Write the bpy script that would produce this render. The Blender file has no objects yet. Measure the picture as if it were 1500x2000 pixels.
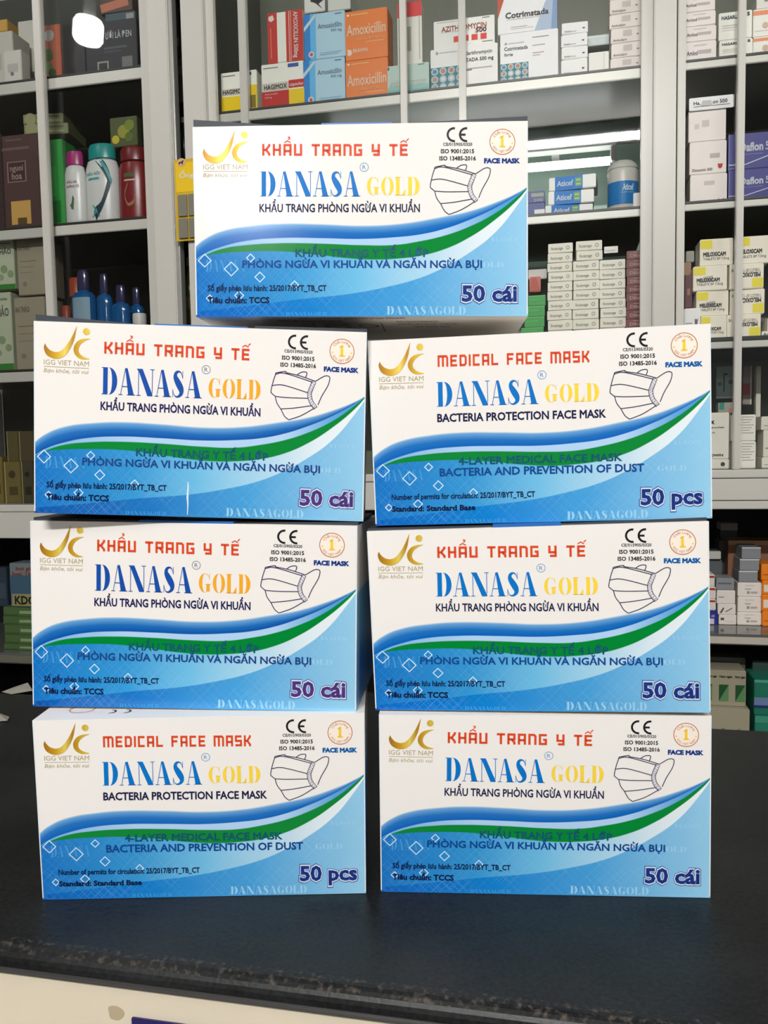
import bpy, bmesh, math, random
import numpy as np
from mathutils import Vector, Matrix

random.seed(7)
S = bpy.context.scene
COL = S.collection

# ------------------------------------------------------------------ camera
ZC = 0.24724
FPX = 1618.0
PITCH, ROLL = math.radians(4.2028), math.radians(-1.0358)
_F = np.array([0, math.cos(PITCH), -math.sin(PITCH)])
_R0 = np.array([1.0, 0, 0])
_U0 = np.cross(_R0, _F)
_R = math.cos(ROLL) * _R0 + math.sin(ROLL) * _U0
_U = math.cos(ROLL) * _U0 - math.sin(ROLL) * _R0
cam_d = bpy.data.cameras.new('camera')
cam_d.sensor_fit = 'VERTICAL'
cam_d.sensor_height = 36.0
cam_d.lens = FPX / 2000 * 36.0
cam_d.clip_start = 0.01
cam = bpy.data.objects.new('camera', cam_d)
COL.objects.link(cam)
cam.matrix_world = Matrix(((_R[0], _U[0], -_F[0], 0), (_R[1], _U[1], -_F[1], 0), (_R[2], _U[2], -_F[2], ZC), (0, 0, 0, 1)))
S.camera = cam

# ------------------------------------------------------------------ world, exposure
S.view_settings.view_transform = 'Standard'
S.view_settings.look = 'None'
S.view_settings.exposure = 0.22
S.view_settings.gamma = 1.0
w = bpy.data.worlds.new('world')
S.world = w
w.use_nodes = True
w.node_tree.nodes['Background'].inputs[0].default_value = (0.9, 0.95, 1.0, 1)
w.node_tree.nodes['Background'].inputs[1].default_value = 0.25

# the shop's frame: u along the cabinets (and the counter), v away from the camera, z up
YAW = -0.2129
UV_ = np.array([math.cos(YAW), math.sin(YAW), 0.0])
NV_ = np.array([-math.sin(YAW), math.cos(YAW), 0.0])
CAMP = np.array([0, 0, ZC])


def P(u, v, z):
    return UV_ * u + NV_ * v + np.array([0, 0, z])


def hit(x, y, v):
    """where the sight line of a photograph pixel meets the upright plane at depth v: (u, z)"""
    d = _F * FPX + _R * (x - 750) - _U * (y - 1000)
    t = (v - CAMP @ NV_) / (d @ NV_)
    q = CAMP + t * d
    return float(q @ UV_), float(q[2])


# ------------------------------------------------------------------ lamps of the shop, the right one added
def area(name, loc, size, power, aim, color=(1, 1, 1), sy=None):
    l = bpy.data.lights.new(name, 'AREA')
    l.energy = power
    l.color = color
    l.size = size
    if sy:
        l.shape = 'RECTANGLE'
        l.size_y = sy
    o = bpy.data.objects.new(name, l)
    COL.objects.link(o)
    o.location = loc
    d = Vector(aim) - Vector(loc)
    o.rotation_euler = d.to_track_quat('-Z', 'Y').to_euler()
    return o


area('ceiling_tube_light', tuple(np.array([-0.34, -1.6, 1.925]) - UV_ * 0.1), 1.2, 56, (0.0, 0.6, 0.3), (1, 0.985, 0.96), 0.04)
area('ceiling_tube_light', tuple(P(1.75, -0.55, 1.955)), 1.2, 13, tuple(P(0.2, 0.9, 0.3)), (1, 0.97, 0.93), 0.04)  # added light out of view, brightens boxes and cabinets from the right


# ------------------------------------------------------------------ materials
def lin(c):
    return tuple(((x / 255) / 12.92 if x / 255 <= 0.04045 else ((x / 255 + 0.055) / 1.055) ** 2.4) for x in c)


_M = {}


def mat(c, rough=0.45, metal=0.0, var=0.05, spec=0.5, scale=60, coat=0.0):
    """a plain painted or printed surface with a little mottling"""
    k = (tuple(c), rough, metal, var, spec, scale, coat)
    if k in _M:
        return _M[k]
    m = bpy.data.materials.new('paint_%d_%d_%d' % tuple(int(x) for x in c))
    m.use_nodes = True
    nt = m.node_tree
    b = nt.nodes['Principled BSDF']
    b.inputs['Roughness'].default_value = rough
    b.inputs['Metallic'].default_value = metal
    b.inputs['Specular IOR Level'].default_value = spec
    b.inputs['Coat Weight'].default_value = coat
    L = lin(c)
    b.inputs['Base Color'].default_value = (*L, 1)
    if var > 0:
        tc = nt.nodes.new('ShaderNodeTexCoord')
        n = nt.nodes.new('ShaderNodeTexNoise')
        n.inputs['Scale'].default_value = scale
        n.inputs['Detail'].default_value = 3
        r = nt.nodes.new('ShaderNodeMix')
        r.data_type = 'RGBA'
        r.inputs['A'].default_value = (*[x * (1 - var) for x in L], 1)
        r.inputs['B'].default_value = (*[min(1, x * (1 + var)) for x in L], 1)
        nt.links.new(tc.outputs['Object'], n.inputs['Vector'])
        nt.links.new(n.outputs['Fac'], r.inputs['Factor'])
        nt.links.new(r.outputs['Result'], b.inputs['Base Color'])
    _M[k] = m
    return m


def ink(c):
    return mat(c, 0.4, 0, 0, 0.2)


def emit(c, s):
    k = ('emit', c, s)
    if k in _M:
        return _M[k]
    m = bpy.data.materials.new('lamp_glow')
    m.use_nodes = True
    b = m.node_tree.nodes['Principled BSDF']
    b.inputs['Base Color'].default_value = (0.9, 0.9, 0.9, 1)
    b.inputs['Emission Color'].default_value = (*c, 1)
    b.inputs['Emission Strength'].default_value = s
    _M[k] = m
    return m


def glass_mat(name, tint=(0.996, 0.999, 0.997), boost=0.0):
    m = bpy.data.materials.new(name)
    m.use_nodes = True
    nt = m.node_tree
    nt.nodes.remove(nt.nodes['Principled BSDF'])
    t = nt.nodes.new('ShaderNodeBsdfTransparent')
    t.inputs[0].default_value = (*tint, 1)
    g = nt.nodes.new('ShaderNodeBsdfGlossy')
    g.inputs['Roughness'].default_value = 0.015
    f = nt.nodes.new('ShaderNodeFresnel')
    f.inputs[0].default_value = 1.36
    a = nt.nodes.new('ShaderNodeMath')
    a.operation = 'ADD'
    a.inputs[1].default_value = boost
    mx = nt.nodes.new('ShaderNodeMixShader')
    nt.links.new(f.outputs[0], a.inputs[0])
    nt.links.new(a.outputs[0], mx.inputs[0])
    nt.links.new(t.outputs[0], mx.inputs[1])
    nt.links.new(g.outputs[0], mx.inputs[2])
    nt.links.new(mx.outputs[0], nt.nodes['Material Output'].inputs[0])
    return m


GLASS = glass_mat('cabinet_glass')
ALU = mat((208, 205, 197), 0.32, 0.0, 0.02, 0.5, 8)
ALU_SHINE = mat((205, 205, 200), 0.22, 0.55, 0.02, 0.5, 8)
DARKLINE = mat((40, 42, 38), 0.4)
BACK_GREY = mat((120, 123, 108), 0.35, 0, 0.12, 0.5, 4)
BACK_DARK = mat((58, 62, 56), 0.4, 0, 0.12, 0.5, 4)
BACK_MINT = mat((176, 205, 190), 0.4, 0, 0.04)


# ------------------------------------------------------------------ mesh helpers
class MB:
    """collects polygons with a material each and links them as ONE mesh object"""

    def __init__(s):
        s.v, s.f, s.m, s.mats, s.uv = [], [], [], [], {}

    def mi(s, m):
        if m not in s.mats:
            s.mats.append(m)
        return s.mats.index(m)

    def poly(s, pts, m, uv=None):
        i = len(s.v)
        s.v += [tuple(float(c) for c in p) for p in pts]
        if uv is not None:
            s.uv[len(s.f)] = uv
        s.f.append(list(range(i, i + len(pts))))
        s.m.append(s.mi(m))

    def faces(s, verts, faces, m):
        i = len(s.v)
        s.v += [tuple(float(c) for c in p) for p in verts]
        k = s.mi(m)
        for f in faces:
            s.f.append([i + j for j in f])
            s.m.append(k)

    def box(s, x0, y0, z0, x1, y1, z1, m, T=None, bev=0.0):
        bm = bmesh.new()
        vs = [bm.verts.new((x, y, z)) for x in (x0, x1) for y in (y0, y1) for z in (z0, z1)]
        for q in ((0, 1, 3, 2), (4, 6, 7, 5), (0, 4, 5, 1), (2, 3, 7, 6), (0, 2, 6, 4), (1, 5, 7, 3)):
            bm.faces.new([vs[j] for j in q])
        if bev > 0:
            bmesh.ops.bevel(bm, geom=list(bm.edges), offset=bev, segments=2, affect='EDGES')
        bm.verts.index_update()
        V = [v.co[:] for v in bm.verts]
        if T:
            V = [T(*p) for p in V]
        s.faces(V, [[v.index for v in f.verts] for f in bm.faces], m)
        bm.free()

    def lathe(s, prof, m, seg=24, sx=1.0, sy=1.0, cx=0, cy=0):
        i = len(s.v)
        for r, z in prof:
            for k in range(seg):
                a = 2 * math.pi * k / seg
                s.v.append((cx + r * sx * math.cos(a), cy + r * sy * math.sin(a), z))
        kk = s.mi(m)
        for j in range(len(prof) - 1):
            for k in range(seg):
                s.f.append([i + j * seg + k, i + j * seg + (k + 1) % seg, i + (j + 1) * seg + (k + 1) % seg, i + (j + 1) * seg + k])
                s.m.append(kk)
        s.f.append([i + k for k in range(seg)][::-1]); s.m.append(kk)
        s.f.append([i + (len(prof) - 1) * seg + k for k in range(seg)]); s.m.append(kk)

    def tube(s, a, b, r, m, seg=12):
        a, b = np.array(a, float), np.array(b, float)
        d = (b - a) / np.linalg.norm(b - a)
        h = np.array([0, 0, 1.0]) if abs(d[2]) < .9 else np.array([1.0, 0, 0])
        e1 = np.cross(d, h); e1 /= np.linalg.norm(e1)
        e2 = np.cross(d, e1)
        V = []
        for p in (a, b):
            for k in range(seg):
                t = 2 * math.pi * k / seg
                V.append(p + r * (math.cos(t) * e1 + math.sin(t) * e2))
        F = [[k, (k + 1) % seg, seg + (k + 1) % seg, seg + k] for k in range(seg)] + [list(range(seg))[::-1], list(range(seg, 2 * seg))]
        s.faces(V, F, m)

    def build(s, name, parent=None, smooth=False):
        me = bpy.data.meshes.new(name)
        me.from_pydata(s.v, [], s.f)
        for m in s.mats:
            me.materials.append(m)
        me.polygons.foreach_set('material_index', s.m)
        if s.uv:
            ul = me.uv_layers.new(name='UVMap')
            for fi, uv in s.uv.items():
                for li, c in zip(me.polygons[fi].loop_indices, uv):
                    ul.data[li].uv = c
        if smooth:
            me.polygons.foreach_set('use_smooth', [True] * len(me.polygons))
            me.set_sharp_from_angle(angle=math.radians(40))
        me.update()
        o = bpy.data.objects.new(name, me)
        COL.objects.link(o)
        if parent:
            o.parent = parent
        return o


def empty(name, loc, rz=0.0):
    o = bpy.data.objects.new(name, None)
    o.empty_display_size = 0.02
    COL.objects.link(o)
    o.location = loc
    o.rotation_euler = (0, 0, rz)
    return o


def tag(o, label=None, cat=None, group=None, kind=None):
    if label: o['label'] = label
    if cat: o['category'] = cat
    if group: o['group'] = group
    if kind: o['kind'] = kind
    return o


# ------------------------------------------------------------------ flat lettering
_TC = {}


def text_polys(s, bold=0.0):
    """outline font text as flat polygons: cap height 1, baseline 0, starts at x = 0"""
    k = (s, bold)
    if k in _TC:
        return _TC[k]
    c = bpy.data.curves.new('lettering', 'FONT')
    c.body = s
    c.size = 1 / 0.682
    c.resolution_u = 2
    o = bpy.data.objects.new('lettering', c)
    COL.objects.link(o)
    me = o.to_mesh()
    V = np.array([v.co[:2] for v in me.vertices]) if len(me.vertices) else np.zeros((1, 2))
    F = [list(p.vertices) for p in me.polygons]
    o.to_mesh_clear()
    bpy.data.objects.remove(o)
    bpy.data.curves.remove(c)
    if bold > 0:                                   # embolden: a strip along every contour
        ed = {}
        for f in F:
            for i, j in zip(f, f[1:] + f[:1]):
                ed[(i, j)] = 1
        nx = {i: j for (i, j) in ed if (j, i) not in ed}
        V_in = V.copy()
        seen = set()
        for a in list(nx):
            if a in seen: continue
            lp = []
            while a is not None and a not in seen:
                seen.add(a); lp.append(V_in[a]); a = nx.get(a)
            if len(lp) > 2:
                v2, f2 = stroke([p for p in lp], 2 * bold, True)
                n0 = len(V)
                V = np.concatenate([V, v2]); F = F + [[n0 + i for i in q] for q in f2]
    V[:, 0] -= V[:, 0].min()
    _TC[k] = (V, F)
    return _TC[k]


def text_fit(s, x0, x1, yb, yt, bold=0.0, slant=0.0):
    """points and faces of the text between x0 and x1, baseline yb, capitals up to yt"""
    V, F = text_polys(s, bold)
    wd = V[:, 0].max()
    X = x0 + (V[:, 0] + slant * V[:, 1]) * (x1 - x0) / (wd + max(0, slant))
    Y = yb + V[:, 1] * (yt - yb)
    return np.stack([X, Y], 1), F


def crom(pts, n=8):
    """smooth curve through points (any number of coordinates)"""
    P_ = [np.array(p, float) for p in pts]
    out = []
    for i in range(len(P_) - 1):
        p0 = P_[i - 1] if i else 2 * P_[0] - P_[1]
        p3 = P_[i + 2] if i + 2 < len(P_) else 2 * P_[-1] - P_[-2]
        a, b = P_[i], P_[i + 1]
        for k in range(n):
            t = k / n
            out.append(0.5 * (2 * a + (b - p0) * t + (2 * p0 - 5 * a + 4 * b - p3) * t * t + (3 * a - 3 * b + p3 - p0) * t ** 3))
    out.append(P_[-1])
    return out


def stroke(pts, wd=None, closed=False):
    """flat strip along a polyline with mitred joints; points may carry their own width"""
    P_ = [np.array(p, float) for p in pts]
    W = [(p[2] if len(p) > 2 else wd) for p in P_]
    P_ = [p[:2] for p in P_]
    n = len(P_)
    V, F = [], []
    for i in range(n):
        a = P_[i - 1] if (i or closed) else None
        b = P_[(i + 1) % n] if (i < n - 1 or closed) else None
        d1 = P_[i] - a if a is not None else b - P_[i]
        d2 = b - P_[i] if b is not None else d1
        d1 = d1 / (np.linalg.norm(d1) + 1e-12); d2 = d2 / (np.linalg.norm(d2) + 1e-12)
        n1 = np.array([-d1[1], d1[0]]); n2 = np.array([-d2[1], d2[0]])
        m = n1 + n2
        m = m / (np.linalg.norm(m) + 1e-12)
        k = 1 / max(0.5, m @ n1)
        V += [P_[i] + m * k * W[i] / 2, P_[i] - m * k * W[i] / 2]
    for i in range(n if closed else n - 1):
        j = (i + 1) % n
        F.append([2 * i, 2 * i + 1, 2 * j + 1, 2 * j])
    return np.array(V), F


def disc(cx, cy, r, n=28):
    return np.array([(cx + r * math.cos(2 * math.pi * k / n), cy + r * math.sin(2 * math.pi * k / n)) for k in range(n)]), [list(range(n))]


def ring(cx, cy, r, wd, n=40):
    return stroke([(cx + r * math.cos(2 * math.pi * k / n), cy + r * math.sin(2 * math.pi * k / n)) for k in range(n)], wd, True)


def rect2(x0, y0, x1, y1):
    return np.array([(x0, y0), (x1, y0), (x1, y1), (x0, y1)]), [[0, 1, 2, 3]]


def half_moon(cx, rx_out, rx_in, ry_in, side, n=14):
    """thick round half of a fat serif letter between two ellipses"""
    o = [(cx + side * rx_out * math.cos(t), .5 + .5 * math.sin(t)) for t in np.linspace(-math.pi / 2, math.pi / 2, n)]
    i = [(cx + side * rx_in * math.cos(t), .5 + ry_in * math.sin(t)) for t in np.linspace(-math.pi / 2, math.pi / 2, n)]
    V = np.array(o + i)
    return V, [[k, k + 1, n + k + 1, n + k] for k in range(n - 1)]


def fat_letter(ch):
    """stencil fat-face capitals, height 1: (width, shapes)"""
    R = rect2
    q = lambda *p: (np.array(p), [list(range(len(p)))])
    if ch == 'D':
        return .80, [R(.07, 0, .30, 1), R(0, .97, .07, 1), R(0, 0, .07, .03), half_moon(.37, .41, .15, .485, 1)]
    if ch == 'A':
        return .86, [q((.34, 1), (.46, 1), (.80, 0), (.51, 0)), q((.34, 1), (.36, .93), (.135, 0), (.105, 0)), R(.02, 0, .22, .03), R(.44, 0, .86, .03), R(.19, .30, .50, .335)]
    if ch == 'N':
        return .90, [q((.03, 1), (.33, 1), (.84, .06), (.84, 0), (.58, 0), (.16, .86)), R(.115, 0, .15, .9), R(.81, .12, .845, 1), R(.03, 0, .24, .03), R(.71, .97, .93, 1)]
    if ch == 'S':
        return .64, [stroke(crom([(.54, .72, .02), (.47, .90, .04), (.34, .965, .07), (.20, .90, .14), (.17, .76, .2), (.25, .62, .26), (.37, .46, .29), (.47, .30, .26), (.47, .15, .18), (.34, .04, .09), (.2, .03, .05), (.10, .12, .03), (.05, .28, .02)], 4)), R(.53, .70, .555, .99), R(.035, .01, .06, .30)]
    if ch == 'G':
        return .84, [half_moon(.40, .38, .16, .485, -1), stroke(crom([(.40, .99, .02), (.55, .95, .03), (.66, .84, .03), (.70, .68, .02)], 4)), R(.68, .68, .71, .99), R(.50, .06, .71, .44), R(.42, .42, .79, .45), stroke(crom([(.40, .012, .02), (.48, .025, .025), (.52, .06, .03)], 3))]
    if ch == 'O':
        return .82, [half_moon(.39, .37, .15, .485, -1), half_moon(.43, .37, .15, .485, 1)]
    if ch == 'L':
        return .72, [R(.07, 0, .30, 1), R(0, .97, .38, 1), R(0, 0, .64, .03), q((.42, .0), (.66, 0), (.66, .38), (.63, .30))]
    return .3, []


_K = .2


def square_letter(ch):
    """square display capitals, height 1: (width, strokes)"""
    a, b, c = .1, .9, .62
    m = .5
    D_ = {
        'K': [[(a, 1), (a, 0)], [(c, 1), (c, .86), (.34, m), (a, m)], [(.34, m), (c, .16), (c, 0)]],
        'H': [[(a, 1), (a, 0)], [(c, 1), (c, 0)], [(a, m), (c, m)]],
        'A': [[(a, 0), (a, b), (c, b), (c, 0)], [(a, .4), (c, .4)]],
        'U': [[(a, 1), (a, a), (c, a), (c, 1)]],
        'T': [[(0, b), (.72, b)], [(.36, b), (.36, 0)]],
        'R': [[(a, 0), (a, b), (c, b), (c, .46), (a, .46)], [(.36, .46), (c, .2), (c, 0)]],
        'N': [[(a, 0), (a, b), (.5, b), (c, .78), (c, 0)]],
        'G': [[(.7, b), (a, b), (a, a), (c, a), (c, .48), (.38, .48)]],
        'Y': [[(a, 1), (a, .42), (c, .42)], [(c, 1), (c, a), (.14, a)]],
        'E': [[(.68, b), (a, b), (a, a), (.68, a)], [(a, m), (.62, m)]],
        'M': [[(a, 0), (a, b), (.86, b), (.96, .78), (.96, 0)], [(.53, b), (.53, 0)]],
        'D': [[(a, a), (a, b), (.5, b), (c, .78), (c, .22), (.5, a), (.0, a)]],
        'I': [[(a, 1), (a, 0)]],
        'C': [[(.68, b), (a, b), (a, a), (.68, a)]],
        'L': [[(a, 1), (a, a), (.68, a)]],
        'F': [[(.68, b), (a, b), (a, 0)], [(a, m), (.6, m)]],
        'S': [[(.68, b), (a, b), (a, m), (c, m), (c, a), (.04, a)]],
    }
    w_ = {'I': .2, 'M': 1.06}.get(ch, .72)
    if ch == ' ':
        return .42, []
    return w_, [stroke(p, .2) for p in D_[ch]]


def word_shapes(s, letter, gap, x0, x1, yb, yt):
    """lay out constructed letters between x0 and x1 (baseline yb, top yt); returns shapes and the x range of every letter"""
    tot, rows = 0, []
    for ch in s:
        w_, sh = letter(ch)
        rows.append((tot, w_, sh))
        tot += w_ + gap
    tot -= gap
    k = (x1 - x0) / tot
    out, spans = [], []
    for off, w_, sh in rows:
        for V, F in sh:
            out.append((np.stack([x0 + (off + V[:, 0]) * k, yb + V[:, 1] * (yt - yb)], 1), F))
        spans.append((x0 + off * k, x0 + (off + w_) * k))
    return out, spans


# ------------------------------------------------------------------ the room
def room():
    fl = mat((150, 146, 138), 0.3, 0, 0.1, 0.5, 3)
    wl = mat((205, 203, 196), 0.7, 0, 0.05, 0.3, 3)
    wd = mat((120, 112, 100), 0.6, 0, 0.1, 0.3, 3)
    for nm, (x0, y0, z0, x1, y1, z1), m in (
            ('floor', (-3.2, -3.4, -0.95, 3.2, 3.2, -0.9), fl), ('ceiling', (-3.2, -3.4, 2.0, 3.2, 3.2, 2.05), wl),
            ('wall_left', (-3.25, -3.4, -0.9, -3.2, 3.2, 2.0), wd), ('wall_right', (3.2, -3.4, -0.9, 3.25, 3.2, 2.0), wl),
            ('wall_back', (-3.2, 3.2, -0.9, 3.2, 3.25, 2.0), wl)):
        b = MB(); b.box(x0, y0, z0, x1, y1, z1, m)
        tag(b.build(nm), kind='structure')


room()


def added_shop_front():
    m = mat((120, 112, 100), 0.6, 0, 0.1, 0.3, 3)
    b = MB()                                            # wall round an unseen opening added to let daylight in
    for q in ((-3.2, -3.45, -0.9, -1.95, -3.4, 2.0), (2.55, -3.45, -0.9, 3.2, -3.4, 2.0), (-1.95, -3.45, 1.62, 2.55, -3.4, 2.0), (-1.95, -3.45, -0.9, 2.55, -3.4, -0.12)):
        b.box(*q, m)
    tag(b.build('wall_front'), kind='structure')
    b = MB()
    for x in (-1.95, -0.45, 1.05, 2.51):
        b.box(x, -3.34, -0.12, x + .04, -3.30, 1.62, ALU)
    b.box(-1.95, -3.34, .95, 2.55, -3.30, .99, ALU)
    tag(b.build('added_window_1'), kind='structure')  # unseen window bars added to go with the daylight opening


added_shop_front()
def ceiling_tube(c, L, label):
    r = empty('ceiling_tube_lamp', c, YAW)
    b = MB(); b.box(-L / 2 - .03, -.03, .02, L / 2 + .03, .03, .06, ALU, bev=.004)
    b.build('batten', r)
    tag(r, label, 'lamp')


ceiling_tube(tuple(np.array([-0.34, -1.6, 1.965]) - UV_ * 0.1), 1.2, 'white ceiling tube lamp mirrored in the middle cabinet glass')
ceiling_tube(tuple(P(1.75, -0.55, 1.975)), 1.2, 'white ceiling tube lamp added out of view right of the counter')


def bulb(c, r, h, label, rot=0.0):
    o = empty('lamp_bulb', c)
    o.rotation_euler = (0, rot, 0)
    b = MB(); b.lathe([(r * .5, -h / 2), (r * .85, -h / 2 + r * .12), (r, -h / 2 + r * .4), (r, h / 2 - r * .4), (r * .85, h / 2 - r * .12), (r * .4, h / 2)], emit((.97, .98, 1), 45), 28)
    b.build('globe', o, True)
    b = MB(); b.lathe([(r * .42, h / 2), (r * .42, h / 2 + .05)], ALU, 16); b.tube((0, 0, h / 2 + .04), (0, 0, h / 2 + .3), .004, DARKLINE)
    b.build('socket', o, True)
    tag(o, label, 'lamp')


def mirror_dir(px, py, v):
    d = _F * FPX + _R * (px - 750) - _U * (py - 1000)
    t = (v - CAMP @ NV_) / (d @ NV_)
    h = CAMP + t * d
    dr = d - 2 * (d @ NV_) * NV_
    return h, dr / np.linalg.norm(dr)


_h, _d = mirror_dir(159, 49, 1.588)
bulb(tuple(_h + _d * 1.3), .048, .084, 'white cylindrical lamp bulb mirrored in the left cabinet glass', math.radians(8))
bulb((-0.871, -2.277, 1.315), .10, .2, 'white lamp bulb that glares on the topmost mask box')

# ------------------------------------------------------------------ counter
CV0, CV1 = 0.352, 0.752


def granite():
    m = bpy.data.materials.new('dark_counter_laminate')
    m.use_nodes = True
    nt = m.node_tree
    b = nt.nodes['Principled BSDF']
    b.inputs['Specular IOR Level'].default_value = .25
    tc = nt.nodes.new('ShaderNodeTexCoord')
    n1 = nt.nodes.new('ShaderNodeTexNoise'); n1.inputs['Scale'].default_value = 420; n1.inputs['Detail'].default_value = 4
    n2 = nt.nodes.new('ShaderNodeTexNoise'); n2.inputs['Scale'].default_value = 14; n2.inputs['Detail'].default_value = 5
    mx = nt.nodes.new('ShaderNodeMath'); mx.operation = 'MULTIPLY_ADD'; mx.inputs[1].default_value = .5
    ad = nt.nodes.new('ShaderNodeMath'); ad.operation = 'MULTIPLY'; ad.inputs[1].default_value = .5
    cr = nt.nodes.new('ShaderNodeValToRGB')
    cr.color_ramp.elements[0].position = .36; cr.color_ramp.elements[0].color = (*lin((10, 13, 14)), 1)
    cr.color_ramp.elements[1].position = .68; cr.color_ramp.elements[1].color = (*lin((38, 40, 40)), 1)
    nt.links.new(tc.outputs['Object'], n1.inputs['Vector']); nt.links.new(tc.outputs['Object'], n2.inputs['Vector'])
    nt.links.new(n2.outputs['Fac'], ad.inputs[0]); nt.links.new(n1.outputs['Fac'], mx.inputs[0]); nt.links.new(ad.outputs[0], mx.inputs[2])
    nt.links.new(mx.outputs[0], cr.inputs[0]); nt.links.new(cr.outputs[0], b.inputs['Base Color'])
    mr = nt.nodes.new('ShaderNodeMapRange'); mr.inputs['To Min'].default_value = .32; mr.inputs['To Max'].default_value = .5
    nt.links.new(n2.outputs['Fac'], mr.inputs[0]); nt.links.new(mr.outputs[0], b.inputs['Roughness'])
    bp = nt.nodes.new('ShaderNodeBump'); bp.inputs['Strength'].default_value = .12; bp.inputs['Distance'].default_value = .001
    nt.links.new(n1.outputs['Fac'], bp.inputs['Height']); nt.links.new(bp.outputs[0], b.inputs['Normal'])
    return m


def worn_edge():
    """the rounded front edge: same laminate, rubbed to a pale brown in broken patches"""
    m = granite()
    m.name = 'worn_counter_edge'
    nt = m.node_tree
    b = nt.nodes['Principled BSDF']
    src = b.inputs['Base Color'].links[0].from_socket
    tc = nt.nodes.new('ShaderNodeTexCoord')
    n = nt.nodes.new('ShaderNodeTexNoise'); n.inputs['Scale'].default_value = 330; n.inputs['Detail'].default_value = 6
    mr = nt.nodes.new('ShaderNodeMapRange'); mr.inputs['From Min'].default_value = .52; mr.inputs['From Max'].default_value = .74
    mx = nt.nodes.new('ShaderNodeMix'); mx.data_type = 'RGBA'
    mx.inputs['B'].default_value = (*lin((82, 74, 68)), 1)
    nt.links.new(tc.outputs['Object'], n.inputs['Vector']); nt.links.new(n.outputs['Fac'], mr.inputs[0])
    nt.links.new(mr.outputs[0], mx.inputs['Factor']); nt.links.new(src, mx.inputs['A']); nt.links.new(mx.outputs['Result'], b.inputs['Base Color'])
    return m


GRAN = granite()
WORN = worn_edge()
CREAM = mat((226, 214, 192), 0.5, 0, 0.06, 0.4, 25)


def counter():
    r = empty('shop_counter', (0, 0, -0.9), YAW)
    u0, u1 = -1.6, 1.3
    zt, T_ = 0.9, -hit(0, 1881, CV0)[1]
    b = MB()                                   # top slab with a rounded front nose
    prof = [(CV1, zt), (CV0 + .006, zt)]
    b.poly([(u0, CV1, zt), (u0, CV0 + .009, zt), (u1, CV0 + .009, zt), (u1, CV1, zt)], GRAN)
    b.poly([(u0, CV0 + .009, zt), (u0, CV0 + .006, zt), (u1, CV0 + .006, zt), (u1, CV0 + .009, zt)], WORN)
    arc = [(CV0 + .006 - .008 * math.sin(t), zt - .008 + .008 * math.cos(t)) for t in np.linspace(0, math.pi / 2, 7)]
    arc.append((CV0 - .002, zt - T_))
    for k, (p, q) in enumerate(zip(arc, arc[1:])):
        b.poly([(u0, *p), (u0, *q), (u1, *q), (u1, *p)], WORN if k < 3 else GRAN)
    b.poly([(u0, CV0 - .002, zt - T_), (u0, CV1, zt - T_), (u1, CV1, zt - T_), (u1, CV0 - .002, zt - T_)], GRAN)
    b.poly([(u0, CV1, zt), (u1, CV1, zt), (u1, CV1, zt - T_), (u0, CV1, zt - T_)], GRAN)
    b.poly([(u0, CV0 - .002, zt - T_), (u0, *arc[0]), (u0, CV1, zt), (u0, CV1, zt - T_)], GRAN)
    b.poly([(u1, CV0 - .002, zt - T_), (u1, CV1, zt - T_), (u1, CV1, zt), (u1, *arc[0])], GRAN)
    b.build('worktop', r)
    b = MB(); b.box(u0, CV0 - .003, zt - T_ - .0032, u1, CV0 + .02, zt - T_ - .0004, mat((92, 92, 92), .3, .5), bev=.0008)
    b.build('edge_strip', r)
    b = MB(); b.box(u0, CV0 + .001, zt - T_ - .0043, u1, CV0 + .02, zt - T_ - .0033, DARKLINE)
    b.build('shadow_gap', r)
    b = MB(); b.box(u0, CV0, .0, u1, CV0 + .02, zt - T_ - .0044, CREAM)
    b.build('front_panel', r)
    b = MB(); b.box(u0, CV1 - .03, .0, u1, CV1 - .012, zt - T_, mat((70, 70, 68), .5))
    b.build('rear_panel', r)
    uu, zz = hit(226, 1978, CV0)
    b = MB()
    pts = [(uu + .0042 * (1 + .16 * math.sin(3 * t + 1)) * math.cos(t), CV0 - .0002, .9 + zz + .0042 * (1 + .12 * math.cos(2 * t)) * math.sin(t)) for t in np.linspace(0, 2 * math.pi, 22)[:-1]]
    b.poly(pts, mat((186, 170, 138), .6))
    tag(b.build('stain', r), 'brown stain')
    tag(r, 'dark speckled shop counter with a cream front, under the mask boxes', 'counter')
    # navy card on the cream front
    u_a, z_a = hit(258, 1986, CV0 - .001)
    c = empty('navy_card', P(u_a, CV0 - .0012, z_a), YAW)
    b = MB(); b.box(0, -.0008, -.045, .08, .0008, 0, mat((38, 30, 92), .35), bev=.0003)
    b.build('card_sheet', c)
    tag(c, 'navy blue card at the bottom edge on the cream counter front', 'card')


counter()


def paper_scrap(px, py, wd, dp, rz, label):
    v = 0.70
    u_, z_ = hit(px, py, v)
    v = v * (ZC / max(1e-3, ZC - z_)) if z_ < ZC else v
    d = _F * FPX + _R * (px - 750) - _U * (py - 1000)
    q = CAMP + d * (ZC - .002) / -d[2]
    o = empty('paper_scrap', (q[0], q[1], 0.0008), rz)
    b = MB()
    m = mat((150, 147, 136), .6)
    b.faces([(-wd, 0, 0), (-wd * .2, -dp, 0), (wd, -dp * .3, 0), (wd * .5, dp, .005), (-wd * .3, dp * .8, .002), (0, 0, .004)],
            [[0, 1, 5], [1, 2, 5], [2, 3, 5], [3, 4, 5], [4, 0, 5]], m)
    b.build('crumpled_sheet', o)
    tag(o, label, 'paper')


paper_scrap(34, 1347, .016, .012, .2, 'pale crumpled paper scrap on the left far edge of the counter')
paper_scrap(1, 1402, .008, .01, 1.2, 'white paper scrap cut by the left picture edge, on the counter')

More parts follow.
